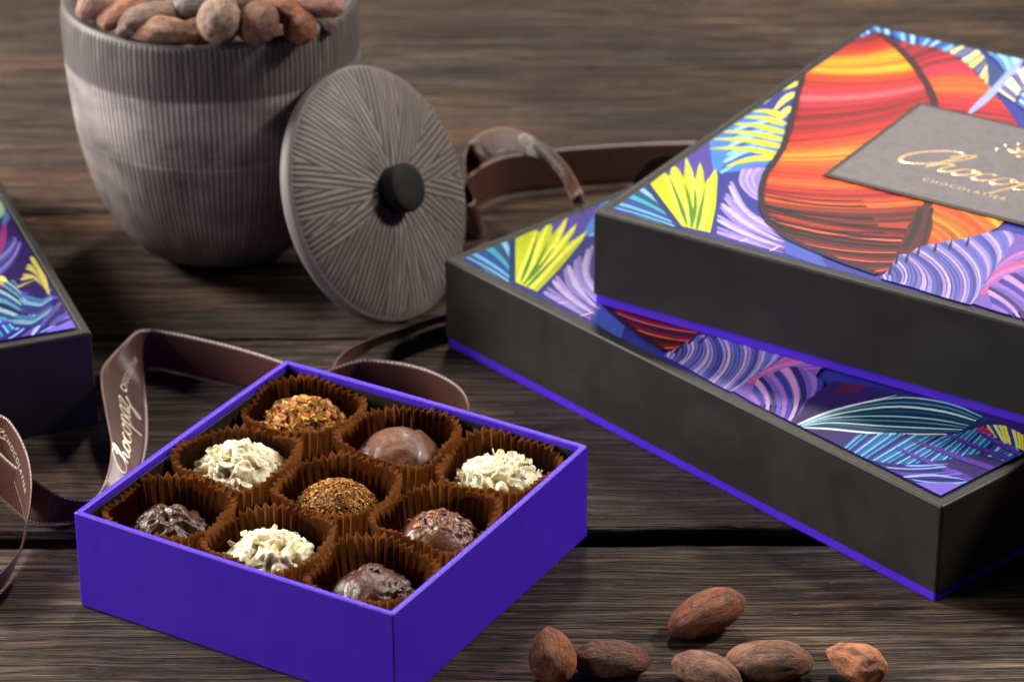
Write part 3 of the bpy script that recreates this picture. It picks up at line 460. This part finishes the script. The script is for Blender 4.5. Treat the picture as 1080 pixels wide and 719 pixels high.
# ------------------------------------------------------------------ purple tray
bx=tag(empty('chocolate_box',(-13.37,-17.55,0),-.5345),'open purple square box filled with nine chocolates in brown cups','chocolate box')
A_,B_,HB=11.52,11.48,3.345; TW=.20
def tray():
    bm=bmesh.new()
    def ring(x0,y0,x1,y1,z): return [bm.verts.new(p) for p in ((x0,y0,z),(x1,y0,z),(x1,y1,z),(x0,y1,z))]
    o0=ring(0,0,A_,B_,0); o1=ring(0,0,A_,B_,HB); i1=ring(TW,TW,A_-TW,B_-TW,HB); i0=ring(TW,TW,A_-TW,B_-TW,.2)
    for p,q in ((o0,o1),(o1,i1),(i1,i0)):
        for k in range(4): bm.faces.new((p[k],p[(k+1)%4],q[(k+1)%4],q[k]))
    bm.faces.new(i0); bm.faces.new(o0[::-1])
    bmesh.ops.recalc_face_normals(bm,faces=bm.faces[:])
    ed=[e for e in bm.edges if not all(v.co.z<.3 and v.co.z>.1 for v in e.verts)]
    bmesh.ops.bevel(bm,geom=ed,offset=.055,segments=3,profile=.5,affect='EDGES')
    # subdivide walls a little and let them bow very slightly, as thin card does
    bmesh.ops.subdivide_edges(bm,edges=[e for e in bm.edges if e.calc_length()>5],cuts=12,use_grid_fill=True)
    for v in bm.verts:
        for ax,L in ((0,A_),(1,B_)):
            o=1-ax; t=v.co[o]/(B_ if ax==0 else A_)
            if v.co.z>.5 and (v.co[ax]<.4 or v.co[ax]>L-.4):
                s=1 if v.co[ax]>L/2 else -1
                v.co[ax]+=s*.05*math.sin(PI*min(max(t,0),1))*v.co.z/HB
        v.co.x+=.006*noise.noise(v.co*.9)
    return bm
from_bm('tray',tray(),M['purple'],bx)
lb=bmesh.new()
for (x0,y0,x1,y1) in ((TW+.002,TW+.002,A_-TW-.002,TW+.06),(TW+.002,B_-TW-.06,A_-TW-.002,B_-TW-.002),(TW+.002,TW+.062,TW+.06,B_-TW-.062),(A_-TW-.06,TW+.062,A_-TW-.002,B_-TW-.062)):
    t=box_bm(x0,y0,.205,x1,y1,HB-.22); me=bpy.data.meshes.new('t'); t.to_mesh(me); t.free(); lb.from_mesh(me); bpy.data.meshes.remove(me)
from_bm('shade_card',lb,M['shade_card'],bx)  # added dark strips: shade put as colour over the purple inner walls
# folded seam strips at the outer corners
# ------------------------------------------------------------------ paper cups and chocolates
cy_,sy_=math.cos(-.5345),math.sin(-.5345)
def bw(u,v,z=0): return (-13.37+u*cy_-v*sy_, -17.55+u*sy_+v*cy_, z)
PIT=3.70
def cup_mesh(seed,sx,sy,rb=1.40,h=2.95):
    rnd=random.Random(seed); NP=44; m=NP*4
    top=[rnd.uniform(-.05,.04) for _ in range(NP)]; amp=[rnd.uniform(.75,1.25) for _ in range(NP)]
    V=[];F=[]; rows=9
    hh=[rnd.uniform(-.10,.10) for _ in range(8)]
    for r in range(rows+1):
        t=r/rows
        for i in range(m):
            a=i/m*2*PI; p=i/4; k=int(p)%NP; f=p-int(p)
            tri=(1-abs(2*f-1))*2-1                           # zig-zag fold
            tri=math.copysign(abs(tri)**.8,tri)
            # superellipse outline at the top, round at the foot
            ca,sa=math.cos(a),math.sin(a); ex=3.4
            se=1/((abs(ca)**ex+abs(sa)**ex)**(1/ex))
            rt=1.71*se; rr=rb*(1-t)+rt*t**.9*1.0+ (rb*0)
            rr=rb+(rt-rb)*t**.85
            rr+=.135*tri*amp[k]*(.35+.65*t)+.06*math.sin(3*a+seed)*t+.03*math.sin(7*a+seed*2)*t*t
            zz=h*t
            if r==rows: zz+=top[k]+.035*tri+.09*math.sin(2*a+hh[0]*30)+.05*math.sin(5*a+hh[1]*30)
            V.append((rr*ca*sx,rr*sa*sy,zz))
    for r in range(rows):
        for i in range(m):
            j=(i+1)%m; F.append((r*m+i,r*m+j,(r+1)*m+j,(r+1)*m+i))
    c=len(V); V.append((0,0,.02))
    for i in range(m): F.append((c,(i+1)%m,i))
    return V,F
def sphere(sub):
    bm=bmesh.new(); bmesh.ops.create_icosphere(bm,subdivisions=sub,radius=1); V=[v.co.copy() for v in bm.verts]; F=[tuple(v.index for v in f.verts) for f in bm.faces]; bm.free(); return V,F
SP6=sphere(6); SP5=sphere(5)
def ridge(p,oct=4):
    s=0;a=.55;f=1
    for _ in range(oct):
        s+=a*(1-abs(noise.noise(p*f))*2); a*=.5; f*=2.05
    return s
def truffle(kind,u,v,label,seed,r=1.45,zc=1.70,flat=.95):
    r*=1.05
    root_loc=bw(u,v,.2)
    sd=Vector((seed*3.7,seed*1.9,seed*5.3)); V=[];C=[]
    src,F=(SP6 if kind in('white','rough','swirl') else SP5)
    for p in src:
        q=p.copy()
        if kind=='white':
            w=Vector((noise.noise(p*1.6+sd),noise.noise(p*1.6+sd*1.3),noise.noise(p*1.6-sd)))
            dd=p*2.1+w*1.5+sd; rg=ridge(Vector((dd.x,dd.y,dd.z*1.3)),4)
            lump=noise.noise(p*1.3+sd)
            top=max(0,p.z+.35)
            dsp=1+.10*lump+(.21*(rg-.55))*(.5+.6*top)
            # curled shavings that stand up
            sp=noise.noise(p*4.2+w*1.2-sd); 
            if sp>.30: dsp+=(sp-.30)*.30
            q=p*dsp
            cv=min(1,max(0,(rg-.28)*1.7)); 
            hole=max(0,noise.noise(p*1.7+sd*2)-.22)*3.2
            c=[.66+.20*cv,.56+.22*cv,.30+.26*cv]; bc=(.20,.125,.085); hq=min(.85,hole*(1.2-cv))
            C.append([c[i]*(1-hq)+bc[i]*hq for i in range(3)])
        elif kind=='smooth':
            wr=ridge(p*1.3+sd,3); d=1+.09*noise.noise(p*1.5+sd)+.06*max(0,wr-.55)*2+.03*noise.noise(p*4+sd)
            k=math.exp(-((p-Vector((-.75,-.2,.55)).normalized()).length/.28)**2); d+=.10*k*(.4+noise.noise(p*9+sd)*1.6)
            q=p*d
        elif kind=='rough':
            m=min(1,max(0,noise.noise(p*.9+sd)*2.2+.15+p.z*.5)); rg=ridge(p*3.2+sd,4)
            q=p*(1+.05*noise.noise(p*1.8+sd)+.20*(rg-.6)*m+.02*rg)
        elif kind=='swirl':
            w=Vector((noise.noise(p*1.2+sd),noise.noise(p*1.2-sd),0)); rg=ridge(Vector((p.x*1.1,p.y*2.6,p.z*1.4))+w*1.6+sd,3)
            q=p*(1+.17*(rg-.6)+.05*noise.noise(p*2+sd))
        elif kind=='flake':
            q=p*(1+.05*noise.noise(p*1.6+sd)+.03*noise.noise(p*6+sd)); C.append((.19,.085,.03))
        V.append((q.x*r,q.y*r,q.z*r*flat+zc-.2))
    matn={'white':'white','smooth':'milk','rough':'mid','swirl':'dark','flake':'flake','rough_dark':'dark'}[kind]
    if kind=='rough' and 'dark' in label: matn='dark'
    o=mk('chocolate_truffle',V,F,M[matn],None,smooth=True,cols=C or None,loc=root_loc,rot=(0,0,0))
    tag(o,label,'chocolate','chocolate truffles in the purple box')
    rnd=random.Random(seed)
    if kind=='flake':
        FV=[];FF=[];FC=[]
        pal=[(.50,.23,.05),(.56,.29,.07),(.36,.14,.03),(.62,.36,.10),(.24,.085,.02),(.44,.19,.035),(.14,.05,.015)]
        for _ in range(int(4600 if seed%2 else 1300)):
            d=Vector((rnd.gauss(0,1),rnd.gauss(0,1),rnd.gauss(0,1)+.5)).normalized()
            if d.z<-.35: continue
            s=rnd.uniform(.024,.058) if seed%2 else rnd.uniform(.07,.17)
            base=d*(r*rnd.uniform(.985,1.045)); base.z=base.z*flat+zc-.2
            nn=(d+Vector((rnd.gauss(0,.45),rnd.gauss(0,.45),rnd.gauss(0,.45)))).normalized()
            t1=nn.cross(Vector((rnd.random(),rnd.random(),rnd.random()))).normalized(); t2=nn.cross(t1)
            el=rnd.uniform(.9,2.0); b0=len(FV); c=pal[rnd.randrange(len(pal))]; c=[x*rnd.uniform(.8,1.15) for x in c]
            th=s*.28; k=rnd.choice((4,5,5,6)); ang=[(i+rnd.uniform(-.3,.3))/k*2*PI for i in range(k)]
            rim=[t1*(math.cos(a)*s*el)+t2*(math.sin(a)*s)+nn*rnd.uniform(-.25,.25)*s for a in ang]
            for x in rim: FV.append(base+x+nn*th); FC.append(c)
            for x in rim: FV.append(base+x*.9-nn*th); FC.append(c)
            FF.append(tuple(range(b0,b0+k))); FF.append(tuple(range(b0+2*k-1,b0+k-1,-1)))
            for i in range(k): FF.append((b0+i,b0+(i+1)%k+0 if False else b0+(i+1)%k,b0+k+(i+1)%k,b0+k+i)[::-1])
        mk('flake_coating',FV,FF,M['flake'],o,cols=FC)
    if kind=='white':
        FV=[];FF=[];FC=[]
        for _ in range(20 if seed==3 else 48):
            d=Vector((rnd.gauss(0,1),rnd.gauss(0,1),abs(rnd.gauss(0,1))+.15)).normalized()
            base=d*(r*rnd.uniform(.99,1.05)); base.z=base.z*flat+zc-.2
            nn=(d+Vector((rnd.gauss(0,.5),rnd.gauss(0,.5),rnd.gauss(0,.5)))).normalized()
            t1=nn.cross(Vector((rnd.random(),rnd.random(),rnd.random()))).normalized(); t2=nn.cross(t1)
            L=rnd.uniform(.12,.26); Wd=rnd.uniform(.08,.17); cu=rnd.uniform(.05,.16); b0=len(FV); c=(.82*rnd.uniform(.9,1.05),.74*rnd.uniform(.9,1.05),.50)
            for k in range(6):
                t=k/5*2-1; wv=Wd*(1-.55*t*t); cen=base+t1*(L*t)+nn*(cu*(t*t))
                for sgn,hh_ in ((-1,.018),(1,.018),(1,-.018),(-1,-.018)): FV.append(cen+t2*(wv*sgn)+nn*(hh_+.5*wv*(1 if sgn>0 else 0)*.4)); FC.append(c)
            for k in range(5):
                for e in range(4): FF.append((b0+k*4+e,b0+k*4+(e+1)%4,b0+k*4+4+(e+1)%4,b0+k*4+4+e))
            FF.append((b0+3,b0+2,b0+1,b0)); FF.append((b0+20,b0+21,b0+22,b0+23))
        mk('shavings',FV,FF,M['white'],o,smooth=False,cols=FC)
    if kind=='rough':
        for q in range(9 if matn=='mid' else 5):
            d=Vector((rnd.gauss(0,.5),rnd.gauss(0,.5),1)).normalized()*r*1.02; s=rnd.uniform(.05,.10)
            b=bmesh.new(); bmesh.ops.create_icosphere(b,subdivisions=2,radius=s)
            for x in b.verts: x.co=Vector((x.co.x*1.5,x.co.y,x.co.z*.8))*(1+.4*noise.noise(x.co*20+sd+Vector((q,0,0)))); x.co+=Vector((d.x,d.y,d.z*flat+zc-.2))
            from_bm('nut_piece',b,M['nut'] if (q%3==0 and matn=='mid') else M[matn],o,smooth=True)
    return o
SPEC=[ # row (v), column (u), kind, radius, description
(0,0,'swirl',1.28,'glossy dark chocolate truffle at the left corner of the purple box','dark truffle at the left corner'),
(0,1,'white',1.40,'white chocolate truffle with a smooth front, nearest the front left wall of the box','white truffle by the front left wall'),
(0,2,'rough',1.30,'dark chocolate truffle with a rough top in the front corner of the box','dark truffle in the front corner'),
(1,0,'white',1.52,'white shaving covered truffle between dark left truffle and flaked back truffle','white truffle beside the large flaked one'),
(1,1,'flake',1.34,'golden crumb coated truffle in the centre of the purple box','crumb coated truffle in the centre of the box'),
(1,2,'rough',1.32,'milk brown nutty truffle with orange nut bits beside the right wall','nutty truffle with orange bits'),
(2,0,'flake',1.42,'truffle covered in large tan flakes in the back corner of the box','large flaked truffle in the back corner'),
(2,1,'smooth',1.42,'smooth milk chocolate dome against the back right wall','smooth milk chocolate dome'),
(2,2,'white',1.46,'spiky white chocolate truffle at the right corner of the box','spiky white truffle at the right corner')]
for i,(rw,cl,kind,r,lab,short) in enumerate(SPEC):
    u=A_/2+(cl-1)*PIT; v=B_/2+(rw-1)*PIT
    seed=i+2
    if kind=='flake': seed=7 if rw==1 else 12
    truffle(kind,u,v,lab,seed,r)
    V,F=cup_mesh(i*3+1,1.0,1.0)
    c=mk('paper_cup',V,F,M['cup'],None,loc=bw(u,v,.205),rot=(0,0,-.5345))
    tag(c,('brown pleated paper cup holding the '+short) if len(short.split())<10 else 'brown pleated paper cup of the '+short,'paper cup','paper cups in the purple box')

# ------------------------------------------------------------------ cacao beans
def bean(loc,L,Wd,Hd,yaw,pitch,color,label,seed,group,roll=0,taper=.18,lump=.07,bend=.08):
    rnd=random.Random(seed); sd=Vector((seed*2.3,seed*4.1,seed*1.7)); V=[];C=[]
    src,F=SP5
    for p in src:
        x=p.x; prof=1-taper*x-.06*x*x
        q=Vector((math.copysign(abs(p.x)**.92,p.x)*L/2,p.y*Wd/2*prof,p.z*Hd/2*prof*(1 if p.z>0 else .85)))
        q.z-=bend*L*(x*x); 
        d=1+lump*noise.noise(p*1.4+sd)+lump*.5*noise.noise(p*3.1+sd)
        wr=ridge(Vector((p.x*.9,p.y*3.0,p.z*3.0))+sd,3)
        q*=d-.035*max(0,wr-.75)*2
        V.append(q); k=.85+.35*noise.noise(p*1.7-sd); C.append([c*k for c in color])
    o=mk('cacao_bean',V,F,M['bean'],None,smooth=True,cols=C,loc=loc)
    o.rotation_euler=(Matrix.Rotation(yaw,3,'Z')@Matrix.Rotation(pitch,3,'Y')@Matrix.Rotation(roll,3,'X')).to_euler()
    # let table beans touch the wood
    if group.startswith('cacao beans on'):
        o.rotation_euler.x+=0; mw=o.rotation_euler.to_matrix(); mn=min((mw@Vector(v.co)).z for v in o.data.vertices); o.location.z=-mn-.0003
    tag(o,label,'cacao bean',group); return o
bean((5.87,-19.13,0.95),2.6,1.45,1.3,R_(22),R_(-14),(0.31, 0.095, 0.04),'plump reddish brown cacao bean lying alone above the row of beans',3,'cacao beans on the table',0,-0.12,0.06,0.02)
bean((1.15,-21.53,0.7),1.85,1.38,1.3,R_(100),R_(-30),(0.34, 0.1, 0.034),'leftmost cacao bean, pointed and orange brown, standing nearly end on',5,'cacao beans on the table',0,0.3,0.06,0.0)
bean((2.9,-21.39,0.6),2.4,1.3,1.15,R_(-3),R_(0),(0.16, 0.052, 0.03),'dark brown cacao bean between the pointed bean and the striped one',8,'cacao beans on the table',0,0.02,0.05,0.03)
bean((5.74,-22.07,0.6),2.3,1.25,1.15,R_(-32),R_(4),(0.3, 0.135, 0.09),'greyish pink wrinkled cacao bean touching the larger brown oval bean',13,'cacao beans on the table',0,-0.05,0.07,0.04)
bean((7.59,-21.68,0.7),2.7,1.5,1.3,R_(4),R_(0),(0.25, 0.11, 0.062),'large brown oval cacao bean in the front row between pinkish and orange beans',17,'cacao beans on the table',0,0.04,0.05,0.02)
bean((10.18,-21.7,0.6),1.95,1.25,1.15,R_(-38),R_(6),(0.56, 0.2, 0.08),'small lumpy light orange cacao bean, rightmost on the table',21,'cacao beans on the table',0,-0.25,0.16,0.02)
bean((-14.62,5.32,10.9),2.0,1.2,1.1,R_(30),R_(0),(0.46, 0.24, 0.17),'pale pinkish cacao bean at the far left rim of the pot',31,'cacao beans in the pot')
bean((-13.86,5.08,10.7),2.2,1.15,1.0,R_(48),R_(-5),(0.4, 0.17, 0.1),'orange tinted slender cacao bean leaning beside the pale left bean in the pot',32,'cacao beans in the pot')
bean((-12.62,4.02,10.9),3.0,1.2,1.1,R_(22),R_(-6),(0.24, 0.145, 0.115),'long greyish brown wrinkled cacao bean behind the light brown front bean',33,'cacao beans in the pot')
bean((-12.14,3.41,10.6),2.5,1.15,1.05,R_(-6),R_(4),(0.42, 0.21, 0.13),'light brown cacao bean lying along the front rim of the pot',34,'cacao beans in the pot')
bean((-10.26,3.24,11.2),1.9,1.55,1.45,R_(85),R_(-40),(0.36, 0.23, 0.165),'upright round tan cacao bean in the middle of the heap',35,'cacao beans in the pot')
bean((-10.01,3.74,10.1),1.6,1.0,0.6,R_(3),R_(0),(0.24, 0.13, 0.08),'flat sliver of a cacao bean at the front rim under the round tan one',36,'cacao beans in the pot')
bean((-8.88,3.37,11.0),1.8,1.5,1.4,R_(70),R_(-30),(0.19, 0.078, 0.045),'round brown cacao bean seen end on, right of the tan bean',37,'cacao beans in the pot')
bean((-8.16,4.19,11.1),2.4,1.3,1.1,R_(-35),R_(0),(0.3, 0.085, 0.032),'deep orange cacao bean slanting behind the end on beans',38,'cacao beans in the pot')
bean((-7.47,3.74,10.7),1.5,1.2,1.15,R_(100),R_(-35),(0.27, 0.08, 0.035),'small orange brown cacao bean standing on end by the right rim',39,'cacao beans in the pot')
bean((-6.95,4.38,11.2),2.2,1.25,1.1,R_(-12),R_(0),(0.42, 0.19, 0.14),'pinkish brown cacao bean at the back right of the heap',40,'cacao beans in the pot')
bean((-11.2,4.52,11.2),1.9,1.2,1.1,R_(15),R_(0),(0.26, 0.22, 0.21),'pale grey cacao bean at the top edge behind the round tan one',41,'cacao beans in the pot')
bean((-11.47,4.9,10.0),1.7,1.1,1.0,R_(-60),R_(0),(0.2, 0.1, 0.06),'brown cacao bean wedged between the front bean and the round tan bean',42,'cacao beans in the pot')
bean((-6.72,5.17,10.2),1.5,0.9,0.9,R_(-70),R_(0),(0.09, 0.045, 0.035),'dark cacao bean against the right rim of the pot',43,'cacao beans in the pot')
bean((-9.38,5.19,11.0),2.0,1.2,1.1,R_(-5),R_(0),(0.2, 0.09, 0.055),'dark brown cacao bean at the top edge above the end on bean',44,'cacao beans in the pot')
rnd=random.Random(4)
for i in range(15):
    a=i*2.4; rr=.6+3.2*(i/15)**.6
    bean((-11.02+rr*math.cos(a),7.95+rr*math.sin(a),9.15+.35*(1-rr/4)),2.3,1.25,1.1,rnd.uniform(0,6),rnd.uniform(-.2,.2),(.16,.075,.05),'dark brown cacao bean buried under the top layer of the heap in the pot',60+i,'buried cacao beans in the pot')

# ------------------------------------------------------------------ grooved wooden pot
PX,PY=-11.016,7.954
pot=tag(empty('wooden_pot',(PX,PY,0)),'round grey wooden pot with carved vertical grooves, filled with cacao beans','pot')
def lathe(name,prof,mat,parent,seg=192,**k):
    V=[];F=[]
    for (r,z) in prof:
        for i in range(seg):
            a=i/seg*2*PI; V.append((r*math.cos(a),r*math.sin(a),z))
    for j in range(len(prof)-1):
        for i in range(seg):
            b=(i+1)%seg; F.append((j*seg+i,j*seg+b,(j+1)*seg+b,(j+1)*seg+i))
    F.append(tuple(range(seg-1,-1,-1))) if prof[0][0]>1e-4 else None
    if prof[-1][0]>1e-4: F.append(tuple(range((len(prof)-1)*seg,len(prof)*seg)))
    return mk(name,V,F,mat,parent,smooth=True,**k)
pp=[(2.5,.34),(3.1,.6),(3.7,1.2),(4.22,2.0),(4.66,3.0),(4.97,4.1),(5.19,5.3),(5.34,6.6),(5.44,7.9),(5.48,9.0),(5.47,9.8),(5.44,10.12),(5.38,10.27),(5.27,10.33),(5.10,10.31),(4.98,10.20),(4.9,9.9),(4.75,9.0),(4.6,8.5)]
cur=catmull([Vector((a,b,0)) for a,b in pp],110)
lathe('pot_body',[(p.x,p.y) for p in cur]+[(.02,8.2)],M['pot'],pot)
lathe('pot_foot',[(2.2,0),(2.35,.05),(2.4,.25),(2.36,.345),(.05,.346)],M['potdark'],pot,96)

# ------------------------------------------------------------------ its lid, standing on edge against the pot
R_LID=4.724; LID_N=(0.7561,-0.5098,0.4105); LID_C=(-4.739,3.351,4.308)
lidr=R_LID
lidn=Vector(LID_N).normalized()
zax=lidn; xax=Vector((0,0,1)).cross(zax).normalized(); yax=zax.cross(xax)
lid=empty('pot_lid',LID_C); lid.rotation_euler=Matrix((xax,yax,zax)).transposed().to_euler()
tag(lid,'round grey wooden lid with radial grooves and dark knob, leaning against the pot','lid')
lp=[(.05,-.62),(3.6,-.62),(4.35,-.60),(lidr-.10,-.50),(lidr,-.36),(lidr+.0,-.22),(lidr-.03,-.08),(lidr-.10,.0),(4.3,.16),(3.6,.34),(2.6,.52),(1.6,.64),(.9,.68),(.05,.68)]
cur=catmull([Vector((a,b,0)) for a,b in lp],90)
lathe('lid_disc',[(max(p.x,.02),p.y) for p in cur],M['lid'],lid)
kp=[(.86,.50),(.85,.72),(.87,.95),(.90,1.15),(.89,1.32),(.82,1.42),(.55,1.48),(.05,1.49)]
cur=catmull([Vector((a,b,0)) for a,b in kp],40)
lathe('knob',[(max(p.x,.02),p.y) for p in cur],M['potdark'],lid,96)

# ------------------------------------------------------------------ ribbons
RIB={"front":[[[-6.62,-5.83,1.6],[-6.68,-5.64,0.02]],[[-7.82,-4.58,1.6],[-7.89,-4.55,0.02]],[[-9.54,-3.45,1.6],[-9.61,-3.43,0.02]],[[-11.26,-2.58,1.6],[-11.34,-2.57,0.02]],[[-12.37,-2.14,1.6],[-12.46,-2.07,0.02]],[[-12.89,-2.16,1.65],[-12.85,-2.2,0.05]],[[-13.18,-2.56,1.75],[-12.9,-2.9,0.2]],[[-13.6,-3.8,1.8],[-12.71,-4.29,0.5]],[[-14.0,-5.19,1.8],[-12.43,-6.18,0.9]],[[-13.97,-6.11,1.6],[-12.3,-7.22,0.73]],[[-13.6,-7.9,1.3],[-12.18,-8.75,0.68]],[[-13.3,-9.3,1.0],[-12.23,-10.44,0.67]],[[-13.24,-11.02,0.9],[-12.44,-12.4,0.85]],[[-13.4,-12.53,1.0],[-13.18,-12.26,0.02]],[[-13.85,-13.0,1.1],[-14.02,-12.49,0.02]],[[-14.53,-13.03,1.3],[-14.79,-12.66,0.02]],[[-15.28,-12.35,1.4],[-15.61,-12.54,0.02]],[[-16.17,-11.42,1.5],[-16.5,-11.45,0.02]],[[-17.47,-9.83,1.6],[-17.75,-9.72,0.03]],[[-18.8,-9.37,1.6],[-19.07,-9.27,0.03]],[[-19.58,-9.36,1.6],[-19.97,-9.19,0.06]],[[-19.25,-9.16,2.2],[-19.71,-8.68,0.75]],[[-18.08,-9.38,2.6],[-18.51,-8.81,1.18]],[[-16.71,-10.21,2.7],[-17.22,-9.59,1.32]],[[-16.16,-10.86,2.6],[-16.76,-10.23,1.25]],[[-15.65,-11.9,2.3],[-16.33,-11.22,1.03]],[[-15.36,-13.03,2.0],[-15.96,-12.25,0.74]],[[-15.29,-14.01,1.6],[-15.7,-13.0,0.44]],[[-15.37,-14.75,1.2],[-15.58,-13.49,0.23]],[[-15.44,-15.91,1.0],[-15.63,-14.58,0.12]],[[-15.88,-17.36,1.0],[-15.87,-16.35,0.02]],[[-16.57,-18.24,0.9],[-16.48,-17.77,0.02]]],"curl":[[[-8.3,-7.17,1.6],[-8.37,-7.09,0.02]],[[-6.79,-5.56,1.6],[-6.85,-5.51,0.02]],[[-5.39,-4.47,1.6],[-5.43,-4.29,0.02]],[[-4.41,-4.47,1.6],[-4.45,-4.37,0.02]],[[-3.25,-4.9,1.6],[-3.28,-4.79,0.02]],[[-2.33,-5.66,1.6],[-2.35,-5.54,0.02]],[[-1.7,-6.62,1.6],[-1.72,-6.42,0.02]],[[-1.47,-7.88,1.6],[-1.55,-7.61,0.03]],[[-1.7,-9.31,1.6],[-1.79,-9.02,0.03]],[[-2.66,-10.13,1.6],[-2.69,-9.84,0.03]]],"strand":[[[-6.28,-6.28,1.4],[-5.81,-5.08,0.45]],[[-6.19,-4.78,1.4],[-5.72,-3.58,0.46]],[[-5.93,-3.4,1.3],[-5.48,-2.15,0.41]],[[-5.17,-2.03,1.1],[-4.87,-0.76,0.17]],[[-4.04,-0.95,0.95],[-3.82,0.33,0.02]],[[-3.05,-0.05,0.9],[-2.88,1.14,0.02]],[[-1.7,0.76,0.9],[-1.55,1.88,0.02]]],"back":[[[4.58,12.46,0.2],[4.89,10.98,0.72]],[[4.92,11.88,1.2],[5.43,13.05,0.25]],[[5.62,11.4,2.1],[5.99,12.49,1.0]],[[6.66,11.48,2.1],[6.92,12.51,0.9]],[[8.16,11.78,1.8],[8.32,12.68,0.49]],[[8.97,12.9,1.7],[9.1,12.98,0.1]],[[7.9,13.64,1.7],[7.93,13.42,0.07]],[[6.03,13.66,1.7],[6.05,13.43,0.07]],[[3.77,13.4,1.7],[3.78,13.19,0.07]],[[1.52,12.97,1.7],[1.52,12.74,0.08]],[[-0.34,12.35,1.7],[-0.35,12.13,0.08]],[[-1.44,11.02,1.7],[-1.46,10.79,0.1]],[[-1.87,9.44,1.7],[-1.81,9.42,0.1]],[[-1.71,8.2,1.6],[-1.25,8.43,0.09]],[[-1.42,8.41,1.7],[-1.0,8.93,0.25]],[[-1.73,9.92,1.8],[-1.45,10.66,0.41]],[[-1.81,11.29,2.3],[-1.35,12.02,0.96]],[[-1.33,11.88,2.8],[-0.88,10.37,2.51]],[[-0.34,11.69,3.2],[0.03,10.17,2.88]],[[0.76,10.28,3.5],[1.11,8.79,3.06]],[[1.81,7.88,3.7],[1.78,6.28,3.57]],[[2.4,5.3,3.9],[2.09,3.73,4.01]],[[2.7,3.21,3.95],[2.32,4.57,3.2]]]}
class Rib:
    def __init__(s,rows,n=260,cup=.03):
        s.A=catmull([r[0] for r in rows],n); s.B=catmull([r[1] for r in rows],n); s.n=n
        s.L=[0]
        for i in range(1,n): s.L.append(s.L[-1]+((s.A[i]+s.B[i])/2-(s.A[i-1]+s.B[i-1])/2).length)
    def at(s,l,u,off=0):
        import bisect
        i=min(max(bisect.bisect(s.L,l)-1,0),s.n-2); t=(l-s.L[i])/max(1e-6,s.L[i+1]-s.L[i])
        a=s.A[i].lerp(s.A[i+1],t); b=s.B[i].lerp(s.B[i+1],t)
        p=a.lerp(b,u); nn=(s.A[i+1]-s.A[i]+s.B[i+1]-s.B[i]).cross(b-a).normalized(); return p+nn*off
    def build(s,parent,name='ribbon_strip',th=.025):
        V=[];F=[];U=[];m=9
        for side in (1,-1):
            for i in range(s.n):
                for j in range(m):
                    u=j/(m-1); a,b=s.A[i],s.B[i]
                    i0,i1=max(i-1,0),min(i+1,s.n-1)
                    nn=(s.A[i1]-s.A[i0]+s.B[i1]-s.B[i0]).cross(b-a).normalized()
                    e=.0 if j in(0,m-1) else 1
                    V.append(a.lerp(b,u)+nn*(side*th/2*(.3+.7*e))); U.append((u,s.L[i]))
        N=s.n*m
        for i in range(s.n-1):
            for j in range(m-1):
                q=i*m+j; F.append((q,q+1,q+m+1,q+m)); F.append((N+q,N+q+m,N+q+m+1,N+q+1))
            for j in (0,m-1):
                q=i*m+j; F.append((q,q+m,N+q+m,N+q) if j==0 else (q,N+q,N+q+m,q+m))
        return mk(name,V,F,M['ribbon'],parent,smooth=True,uvs=U)
    def write(s,parent,l0,flip=1,scale=.33,side=1,name='lettering'):
        """Chocopaz + CHOCOLATIER along the length: text x follows +l*flip, text y follows u"""
        V=[];F=[]
        def put(x,y): return s.at(l0+flip*x*1.42,.5+side*y/1.6,OFF)
        for A,B in script_strips(scale,.12,.11):
            b0=len(V)
            for a,b in zip(A,B): V.append(put(a.x,a.y)); V.append(put(b.x,b.y))
            for i in range(len(A)-1):
                q=b0+i*2; F.append((q,q+1,q+3,q+2))
        return V,F,put
def ribbon(rows,label,texts,n=260):
    r=Rib(rows,n); root=tag(r.build(None,'ribbon'),label,'ribbon')
    for (frac,flip,side,off,small) in texts:
        global OFF; OFF=off
        V,F,put=r.write(root,r.L[-1]*frac,flip,.35,side)
        mk('lettering',V,F,M['ink'],root)
        if small:
            tv,tf=text_mesh('CHOCOLATIER',.30,1.25)
            V=[put((x+small)/1.2,y) for x,y in tv]; mk('lettering',V,tf,M['ink'],root)
    return r
ribbon(RIB['front'],"brown grosgrain ribbon with script lettering, curling beside the purple box's left corner",[(11.1/31,-1,-1,.03,3.3),(22.6/31,1,-1,-.03,3.0)],300)
ribbon(RIB['curl'],'dark brown ribbon loop curling out behind the back right wall of the purple box',[],140)
ribbon(RIB['strand'],'narrow looking brown ribbon strand running back towards the pot lid',[(1.5/6,1,-1,.03,0)],120)
ribbon(RIB['back'],'pinkish brown ribbon arching behind the black boxes, right of the pot lid',[(18.9/22,1,-1,-.03,0)],300)
